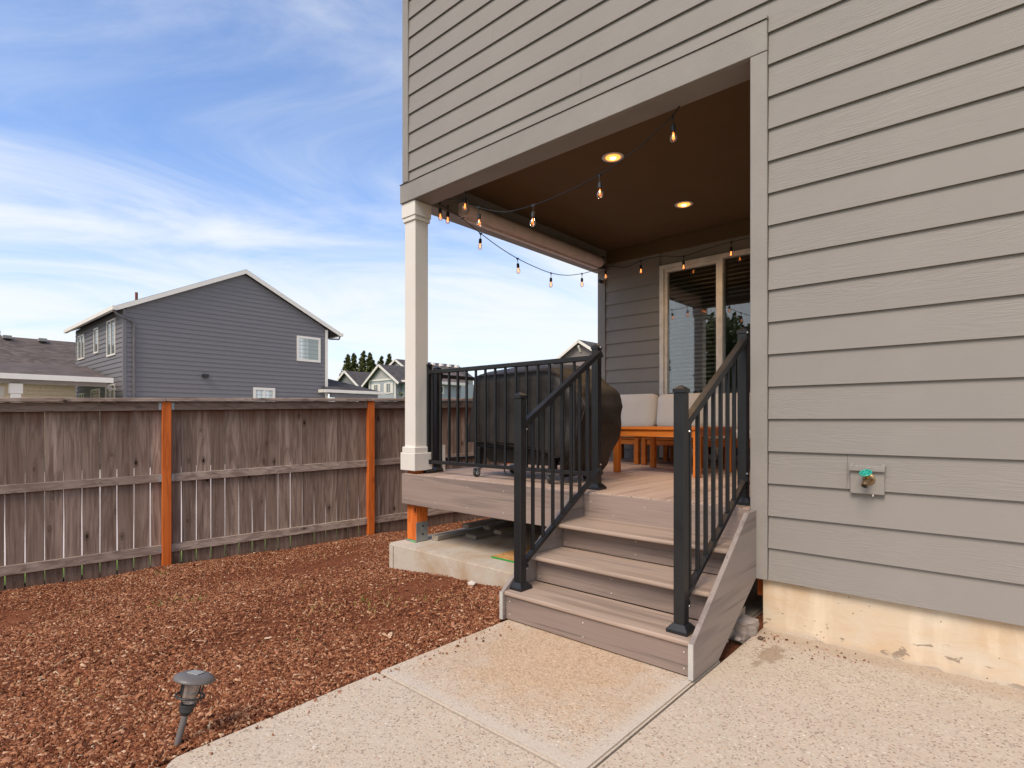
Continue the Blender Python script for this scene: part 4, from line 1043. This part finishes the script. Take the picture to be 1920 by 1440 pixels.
ye0 = YA-.27; ze0 = zE-.27*sl1+.03; ye1 = 14.40; ze1 = zP-(14.40-ypk)*sl1+.03; zR = zP+.03
b = B(); roof_slab(b, -31.9, XA+.20, ye0, ze0+.02, ypk, zR+.02, .12); roof_slab(b, -31.9, XA+.20, ypk+.002, zR+.02, ye1, ze1+.02, .12)
rfn = part('roof', b, m_roof_dark, nh)
b = B()
for (ya, za, yb, zb) in ((ye0, ze0, ypk-.001, zR), (ye1, ze1, ypk+.001, zR)):
    b.add([(XA+.205, ya, za-.04), (XA+.205, yb, zb-.04), (XA+.205, yb, zb+.13), (XA+.205, ya, za+.13), (XA+.17, ya, za-.04), (XA+.17, yb, zb-.04), (XA+.17, yb, zb+.13), (XA+.17, ya, za+.13)], [(0, 1, 2, 3), (7, 6, 5, 4), (0, 4, 5, 1), (3, 2, 6, 7), (0, 3, 7, 4), (1, 5, 6, 2)])
part('rake_board', b, m_white, nh)
part('gutter', B().box((-31.9, ye0-.12, ze0-.02), (XA+.24, ye0-.003, ze0+.12)), m_white, nh)
part('gutter', B().box((-31.9, ye1+.003, ze1-.02), (XA+.24, ye1+.12, ze1+.12)), m_white, nh)
m_dpipe = plain('grey_downpipe', (.13, .12, .125), .5)
part('downspout', B().tube([(XA+.06, ye0-.05, ze0-.02), (XA+.06, ye0+.05, ze0-.14), (XA+.08, YA+.28, ze0-.34), (XA+.08, YA+.30, ze0-.50), (XA+.08, YA+.30, -.5)], .045, 6), m_dpipe, nh)
part('downspout', B().tube([(XA+.06, ye1+.05, ze1-.02), (XA+.06, ye1-.0, ze1-.16), (XA+.06, yr+.08, ze1-.20)], .04, 6), m_dpipe, nh)
part('roof_pipe', B().tube([(-25.2, 6.45, 5.5), (-25.2, 6.45, 6.12)], .05, 8), plain('rust_pipe', (.20, .06, .04), .7), nh)
window(nh, 'x', XA, 12.30, 13.45, 3.85, 4.99, 1, None, m_winpale, .10)
window(nh, 'x', XA, 10.36, 11.30, 1.2, 2.57, 1, .5, m_winpale, .10)
part('wall_vent', B().box((XA+.01, 8.36, 2.87), (XA+.16, 8.56, 3.0)), m_metal_black, nh)
window(nh, 'y', YA, -26.13, -24.93, 3.62, 5.00, -1, .5, m_winglass, .06, mfr=m_white)
window(nh, 'y', YA, -28.13, -27.43, 3.90, 4.93, -1, None, m_winglass, .06)
window(nh, 'y', YA, -31.0, -29.80, 3.84, 4.90, -1, .5, m_winglass, .06)
window(nh, 'y', YA, -26.29, -25.0, 1.1, 2.54, -1, .5, m_winglass, .06)
window(nh, 'y', YA, -30.8, -29.9, 1.1, 2.35, -1, .5, m_winglass, .06)
window(nh, 'y', YA, -28.6, -27.2, .3, 2.45, -1, None, m_winglass, .06)
fl_ = part('floodlight', B().lathe([(0, 0), (.06, .02), (.09, .12), (0, .14)], (-24.85, YA-.12, 2.35), 12, 0, Matrix.Rotation(1.9, 4, 'X')).lathe([(0, 0), (.06, .02), (.09, .12), (0, .14)], (-25.1, YA-.12, 2.40), 12, 0, Matrix.Rotation(1.5, 4, 'X')).box((-25.1, YA-.06, 2.30), (-24.85, YA-.02, 2.38)), m_white, nh)
# its porch on the right hand side
b = B().add([(-23.55, 13.55, 2.60), (-23.55, 16.6, 2.60), (-27.5, 16.6, 2.60), (-27.5, 13.55, 2.60), (-25.6, 13.75, 3.45), (-25.9, 13.85, 3.45)], [(0, 1, 4), (1, 2, 5, 4), (2, 3, 5), (0, 4, 5, 3), (3, 2, 1, 0)])
part('porch_roof', b, m_roof_dark, nh)
part('porch_fascia', B().box((-23.54, 13.45, 2.46), (-23.44, 16.7, 2.60)).box((-27.5, 16.605, 2.46), (-23.545, 16.7, 2.60)).box((-23.54, 13.35, 2.46), (-23.545-.4, 13.449, 2.60)), m_white, nh)
part('porch_beam', B().box((-23.75, 13.83, 2.24), (-23.60, 16.4, 2.44)), m_dsid, nh)
part('porch_post', B().box((-23.75, 15.95, -.5), (-23.60, 16.10, 2.235)), m_white, nh)

# --- tan house with brown roof and its hip-roofed patio cover
th_ = thing('neighbour_house', (-38, 1.0, -.55), 'tan one-storey house with a long brown shingle roof at the far left', 'house')
m_tan = plain('tan_siding', (.84, .58, .38), .7)
part('wall', B().box((-44, -8, -.6), (-36.05, 9.0, 3.0)), m_tan, th_)
b = B(); siding_strips(b, 'x', -36.03, -8, 9.0, -.6, lambda a: 3.0, .19, 1, .02); part('siding', b, m_tan, th_, kind='stuff')
b = B(); b.hexa([(-35.75, -8.5, 3.02), (-35.75, 9.3, 3.02), (-40.0, 9.3, 5.50), (-40.0, -8.5, 5.50), (-35.75, -8.5, 3.16), (-35.75, 9.3, 3.16), (-40.0, 9.3, 5.65), (-40.0, -8.5, 5.65)])
b.hexa([(-44.6, -8.5, 2.85), (-44.6, 9.3, 2.85), (-40.003, 9.3, 5.50), (-40.003, -8.5, 5.50), (-44.6, -8.5, 3.0), (-44.6, 9.3, 3.0), (-40.003, 9.3, 5.65), (-40.003, -8.5, 5.65)])
m_vent = plain('pale_vent', (.30, .29, .27), .6)
rt_ = part('roof', b, m_roof_brown, th_)
for i in range(8):
    part('roof_vent', B().box((-39.75, -4.6+i*1.45, 5.50), (-39.45, -4.25+i*1.45, 5.66)), m_vent, rt_)
pc = thing('patio_cover', (-26, 3.6, -.5), 'open patio cover with brown shingle roof and white posts left of the dark house', 'patio cover')
ez = 2.60; xe = -23.35
b = B().add([(xe, 1.95, ez), (xe, 5.25, ez), (-31.2, 5.5, 3.05), (-31.2, 1.95, 3.05), (-29.2, 2.0, 3.42), (-28.7, 5.55, 3.42)], [(0, 1, 5, 4), (1, 2, 5), (2, 3, 4, 5), (3, 2, 1, 0)])
part('roof', b, m_roof_brown, pc)
part('gable_end', B().add([(xe, 2.0, ez-.12), (-29.2, 2.0, 3.40), (-31.2, 2.0, 3.0), (xe, 2.03, ez-.12), (-29.2, 2.03, 3.40), (-31.2, 2.03, 3.0)], [(0, 1, 2), (5, 4, 3), (0, 3, 4, 1), (1, 4, 5, 2), (2, 5, 3, 0)]), m_inner, pc)
b = B()
for (xa_, za_, xb_, zb_) in ((xe+.05, ez-.02, -29.2, 3.45), (-31.25, 3.05, -29.2, 3.45)):
    b.beam((xa_, 1.93, za_), (xb_, 1.93, zb_), .08, .16, (0, 0, 1))
part('rake_board', b, m_white, pc)
part('fascia', B().box((xe+.003, 1.95, ez-.13), (xe+.10, 5.27, ez+.04)), m_white, pc)
part('beam', B().box((xe-.35, 2.2, ez-.26), (xe-.18, 5.15, ez-.135)), m_inner, pc)
for (x, y) in ((xe-.28, 2.75), (xe-2.6, 2.55)):
    p = part('post', B().box((x-.12, y-.12, -.5), (x+.12, y+.12, 2.02)), m_white, pc); part('capital', B().box((x-.16, y-.16, 2.025), (x+.16, y+.16, 2.335)), m_white, p)

# --- pale blue-grey houses further off
m_bl = plain('blue_grey_siding', (.36, .39, .42), .7); m_bl2 = plain('light_grey_shakes', (.42, .41, .40), .8); m_gr = plain('grey_siding', (.19, .185, .19), .7)
def gable_front(root, x0, x1, y, depth, ze, xp, zp, wallm, gm, rm, over=.35, trim=.20, sidez=-.6):
    """house wing whose gable looks along -y"""
    part('wall', B().box((x0, y, sidez), (x1, y+depth, ze)), wallm, root)
    part('gable', B().add([(x0, y-.01, ze), (x1, y-.01, ze), (xp, y-.01, zp), (x0, y+.2, ze), (x1, y+.2, ze), (xp, y+.2, zp)], [(0, 1, 2), (5, 4, 3), (0, 3, 4, 1), (1, 4, 5, 2), (2, 5, 3, 0)]), gm, root)
    b = B(); t = .15
    for (xe_,) in ((x0,), (x1,)):
        s = (zp-ze)/(xp-xe_); xo = xe_+(-over if xe_ < xp else over); zo = ze+s*(xo-xe_)
        b.hexa([(xo, y-.3, zo), (xp, y-.3, zp), (xp, y+depth, zp), (xo, y+depth, zo), (xo, y-.3, zo+t), (xp, y-.3, zp+t), (xp, y+depth, zp+t), (xo, y+depth, zo+t)])
    part('roof', b, rm, root)
    b = B()
    for xe_ in (x0, x1):
        s = (zp-ze)/(xp-xe_); xo = xe_+(-over if xe_ < xp else over); zo = ze+s*(xo-xe_)
        b.beam((xo, y-.34, zo+.05), (xp, y-.34, zp+.05), .06, trim)
    part('rake_board', b, m_white, root)
hb = thing('neighbour_house', (-43.6, 33, -.5), 'blue grey house with white shuttered windows left of the white column', 'house')
gable_front(hb, -45.70, -41.50, 30.8, 9, 4.9, -43.75, 6.25, m_bl, m_bl2, m_roof_dark, .8)
part('band', B().box((-45.7, 30.74, 4.86), (-41.5, 30.79, 5.02)).box((-45.72, 30.74, -.5), (-45.56, 30.79, 4.85)).box((-41.66, 30.74, -.5), (-41.50, 30.79, 4.85)), m_white, hb)
window(hb, 'y', 30.8, -44.95, -44.20, 3.62, 4.60, -1, .5, m_winglass, .10, True)
window(hb, 'y', 30.8, -43.00, -42.25, 3.62, 4.64, -1, .5, m_winglass, .10, True)
part('side_wall', B().box((-41.49, 31.4, -.5), (-39.6, 39, 4.70)), m_bl, hb)
b = B().hexa([(-41.7, 31.1, 4.72), (-39.4, 31.1, 4.72), (-42.6, 36, 6.6), (-44.0, 36, 6.6), (-41.7, 31.1, 4.84), (-39.4, 31.1, 4.84), (-42.6, 36, 6.75), (-44.0, 36, 6.75)]); part('side_roof', b, m_roof_dark, hb)
part('side_fascia', B().box((-41.7, 31.0, 4.62), (-39.4, 31.09, 4.80)), m_white, hb)
hc = thing('neighbour_house', (-53, 35, -.5), 'grey house with a white edged gable behind the dark house porch', 'house')
gable_front(hc, -55.6, -50.7, 33.0, 10, 4.75, -53.15, 6.35, m_gr, m_gr, m_roof_dark, .3, .22)
part('side_wall', B().box((-50.69, 33.6, -.5), (-46.2, 43, 4.5)), m_gr, hc)
part('side_roof', B().hexa([(-51.5, 33.0, 4.55), (-45.3, 33.0, 4.55), (-45.3, 38, 6.6), (-53.5, 38, 6.6), (-51.5, 33.0, 4.65), (-45.3, 33.0, 4.65), (-45.3, 38, 6.75), (-53.5, 38, 6.75)]), m_roof_dark, hc)
window(hc, 'y', 33.0, -52.2, -51.2, 2.6, 3.9, -1, .5, m_winglass, .10, True)
hd = thing('neighbour_house', (-50.2, 40, -.5), 'tall pale gabled house just left of the white column, farthest of the row', 'house')
gable_front(hd, -52.9, -47.5, 37.4, 9, 6.2, -50.15, 7.75, m_bl2, m_bl2, m_roof_dark, .3, .22)
he = thing('neighbour_house', (-31.5, 26, -.5), 'low blue grey house with brown roof seen between the white column and the grill', 'house')
part('wall', B().box((-31.4, 24.3, -.6), (-29.6, 27.7, 3.70)), m_bl, he)
part('roof', B().hexa([(-29.3, 24.0, 3.70), (-29.3, 27.95, 3.70), (-32.6, 30.3, 5.28), (-32.6, 25.4, 5.28), (-29.3, 24.0, 3.83), (-29.3, 27.95, 3.83), (-32.6, 30.3, 5.40), (-32.6, 25.4, 5.40)]), m_roof_brown, he)
part('fascia', B().box((-29.296, 24.0, 3.66), (-29.2, 27.95, 3.86)), m_white, he)
window(he, 'x', -29.6, 25.35, 26.05, 3.0, 3.60, 1, None, m_winglass, .12)
for i in range(4): part('roof_vent', B().box((-32.5, 27.3+i*.8, 5.30), (-32.2, 27.5+i*.8, 5.50)), m_vinyl, he)
hg = thing('neighbour_house', (-20.6, 32, -.5), 'taupe gabled house peeking above the grill beside the porch corner', 'house')
m_tp = plain('taupe_far_siding', (.21, .18, .165), .7)
gable_front(hg, -24.6, -16.6, 29.87, 9, 3.75, -20.6, 6.20, m_tp, m_tp, m_roof_dark, .2, .16)
for (x, z) in ((-20.6, 5.95), (-22.0, 5.12)): part('bracket', B().beam((x, 29.55, z), (x, 29.80, z-.35), .10, .10, (1, 0, 0)), m_white, hg)
b = B(); b.beam((-22.4, 29.3, 3.2), (-19.6, 29.3, 4.9), .08, .16); part('lower_rake_board', b, m_white, hg)

# ------------------------------------------------------------------ trees
def leafmesh(name, P, N_, size, tintv, mat):
    n = len(P); a = rng.normal(size=(n, 3)); a /= np.linalg.norm(a, axis=1)[:, None]
    c = np.cross(a, N_); c /= np.linalg.norm(c, axis=1)[:, None]+1e-9; s = size*(.6+.8*rng.random(n))[:, None]
    V = np.stack([P-a*s, P+c*s*.45, P+a*s, P-c*s*.45], 1)
    me = bpy.data.meshes.new(name); me.vertices.add(4*n); me.vertices.foreach_set('co', V.reshape(-1))
    me.loops.add(4*n); me.loops.foreach_set('vertex_index', np.arange(4*n)); me.polygons.add(n); me.polygons.foreach_set('loop_start', np.arange(n)*4)
    me.update(calc_edges=True); ca = me.color_attributes.new('tint', 'FLOAT_COLOR', 'POINT')
    t = np.repeat(tintv, 4); ca.data.foreach_set('color', np.stack([t, t, t, np.ones_like(t)], -1).reshape(-1)); me.materials.append(mat); return me
def conifer(x, y, h, w, label, seed, z0=-.6, n=9000):
    root = thing('conifer_tree', (x, y, z0), label, 'tree', 'tall conifers behind the far houses')
    r = np.random.default_rng(seed)
    part('trunk', B().tube([(x, y, z0), (x+.1, y, z0+h*.5), (x, y, z0+h*.98)], [w*.06, w*.035, .02], 8), m_bark, root)
    P = []; T = []
    nb_ = 150
    for i in range(nb_):
        t = (i/nb_)**.85; zb = h*(.12+.88*t); L = w*.5*(1-t)**.75*(.45+.95*r.random())+.10; a = r.random()*6.28
        m = int(n/nb_*(1.2-.5*t)); u = r.random(m)**.7
        d = np.array([math.cos(a), math.sin(a), 0]); perp = np.array([-d[1], d[0], 0])
        pts = d*(u*L)[:, None]+perp*(r.normal(0, .16, m)*L*(.3+u))[:, None]; pts[:, 2] = zb-u*L*.22-np.abs(r.normal(0, .10, m))*L+r.normal(0, .03, m)
        P.append(pts); T.append(np.clip(.25+.6*u*r.random(m)+.2*r.random(), 0, 1))
    P = np.concatenate(P); T = np.concatenate(T)
    me = leafmesh('crown', P, np.tile([0, 0, 1.], (len(P), 1)), h*.016+.06, T, m_needle)
    inst('crown', me, root, (x, y, z0))
cf = [(-79.6, 49.65, 12.3, 5.6, 'leftmost tall conifer rising behind the white edged gable'), (-78.9, 50.3, 12.5, 4.6, 'conifer second from the left behind the grey gable'),
      (-77.7, 51.3, 12.9, 5.2, 'tallest conifer in the middle of the clump behind the far houses'), (-77.0, 52.0, 12.6, 4.2, 'conifer at the right of the dense clump behind the far houses'), (-76.7, 52.4, 11.4, 4.0, 'shorter conifer leaning on the right of the clump'),
      (-75.9, 52.9, 11.2, 2.4, 'small lone conifer left of the shuttered house peak'), (-75.5, 53.2, 12.0, 2.6, 'narrow conifer just above the shuttered house peak'), (-74.6, 54.0, 12.4, 3.4, 'conifer farthest right, beside the tall pale gable')]
for i, (x, y, h, w, l) in enumerate(cf): conifer(x, y, h, w, l, 50+i)
conifer(-81.2, 7.6, 12.4, 6, 'conifer tip showing over the brown roof at the left edge', 70)
def leafy(x, y, h, w, label, seed, n=9000, z0=-.6, cat='tree', grp=None, base=.3, leaf=.16, name='leafy_tree'):
    root = thing(name, (x, y, z0), label, cat, grp); r = np.random.default_rng(seed)
    tk = B().tube([(x, y, z0), (x+.1, y+.1, z0+h*.35), (x, y, z0+h*.7)], [w*.05, w*.035, w*.015], 8)
    P = []; T = []
    for i in range(26):
        a = r.random()*6.28; rr = w*.36*r.random()**.5; zc_ = h*(base+.12+(.8-base)*r.random()); rr *= 1.2-abs(zc_/h-.6)
        c = np.array([rr*math.cos(a), rr*math.sin(a), zc_]); s = w*.15*(.6+.7*r.random())
        tk.tube([(x, y, z0+h*.35), (x+c[0]*.6, y+c[1]*.6, z0+c[2]*.8), (x+c[0], y+c[1], z0+c[2])], [w*.02, w*.012, w*.005], 5)
        m = n//26; v = r.normal(size=(m, 3)); v /= np.linalg.norm(v, axis=1)[:, None]; v *= (r.random(m)**.45*s)[:, None]*np.array([1.2, 1.2, .85])
        P.append(c+v); T.append(np.clip(.3+.35*v[:, 2]/s+.4*r.random(m), 0, 1))
    part('trunk', tk, m_bark, root)
    P = np.concatenate(P); T = np.concatenate(T); me = leafmesh('crown', P, r.normal(size=(len(P), 3)), leaf, T, m_needle); inst('crown', me, root, (x, y, z0))
leafy(-14.5, -10.0, 6.2, 6.5, 'dark leafy tree mirrored in the left door pane', 5, grp='trees mirrored in the glass door')
leafy(-9.0, -13.0, 7.5, 5.5, 'dark leafy tree mirrored in the right door pane', 6, grp='trees mirrored in the glass door')
leafy(-22, -16, 6.0, 7.5, 'low dark tree mirrored at the far left of the door glass', 8, grp='trees mirrored in the glass door')
leafy(-38.6, 29.9, 4.9, 1.5, 'small yellow green shrub beside the shuttered house wall', 9, 1500, -.5, 'bush', None, .2, .09, 'shrub')

# ------------------------------------------------------------------ weeds in the mulch
wd = B()
for (cx_0, cy_0, k, sp) in ((-4.9, 1.45, 40, .10), (-4.75, 1.62, 24, .07), (-5.3, 1.0, 14, .05), (-3.5, 2.30, 60, .30), (-3.7, 2.0, 40, .28), (-3.2, 1.6, 10, .15), (-3.3, .55, 18, .10), (-2.9, 2.7, 14, .15), (-6.55, 1.9, 20, .12), (-5.6, 3.2, 16, .2), (-4.0, .2, 20, .15)):
    for i in range(k):
        x = cx_0+random.gauss(0, sp); y = cy_0+random.gauss(0, sp*.6); z = float(mulch_h(x, y)); a = random.random()*6.28; h = random.uniform(.015, .05); l = random.uniform(.01, .045)
        dxx, dyy = math.cos(a), math.sin(a); w = .0022
        wd.add([(x-dyy*w, y+dxx*w, z), (x+dyy*w, y-dxx*w, z), (x+dxx*l*.6+dyy*w, y+dyy*l*.6-dxx*w, z+h*.8), (x+dxx*l*.6-dyy*w, y+dyy*l*.6+dxx*w, z+h*.8), (x+dxx*l*1.4, y+dyy*l*1.4, z+h)], [(0, 1, 2, 3), (3, 2, 4)])
mw = M('weed_blades', .8, .2); mw.color(mw.mix(mw.rng(mw.noise(mw.coord((1, 1, 1), False), 3.0, 2), .4, .6), (.13, .20, .03), (.42, .30, .13)))
part('weeds', wd, mw.m, label='sparse green and straw coloured weeds in the bark mulch', kind='stuff')
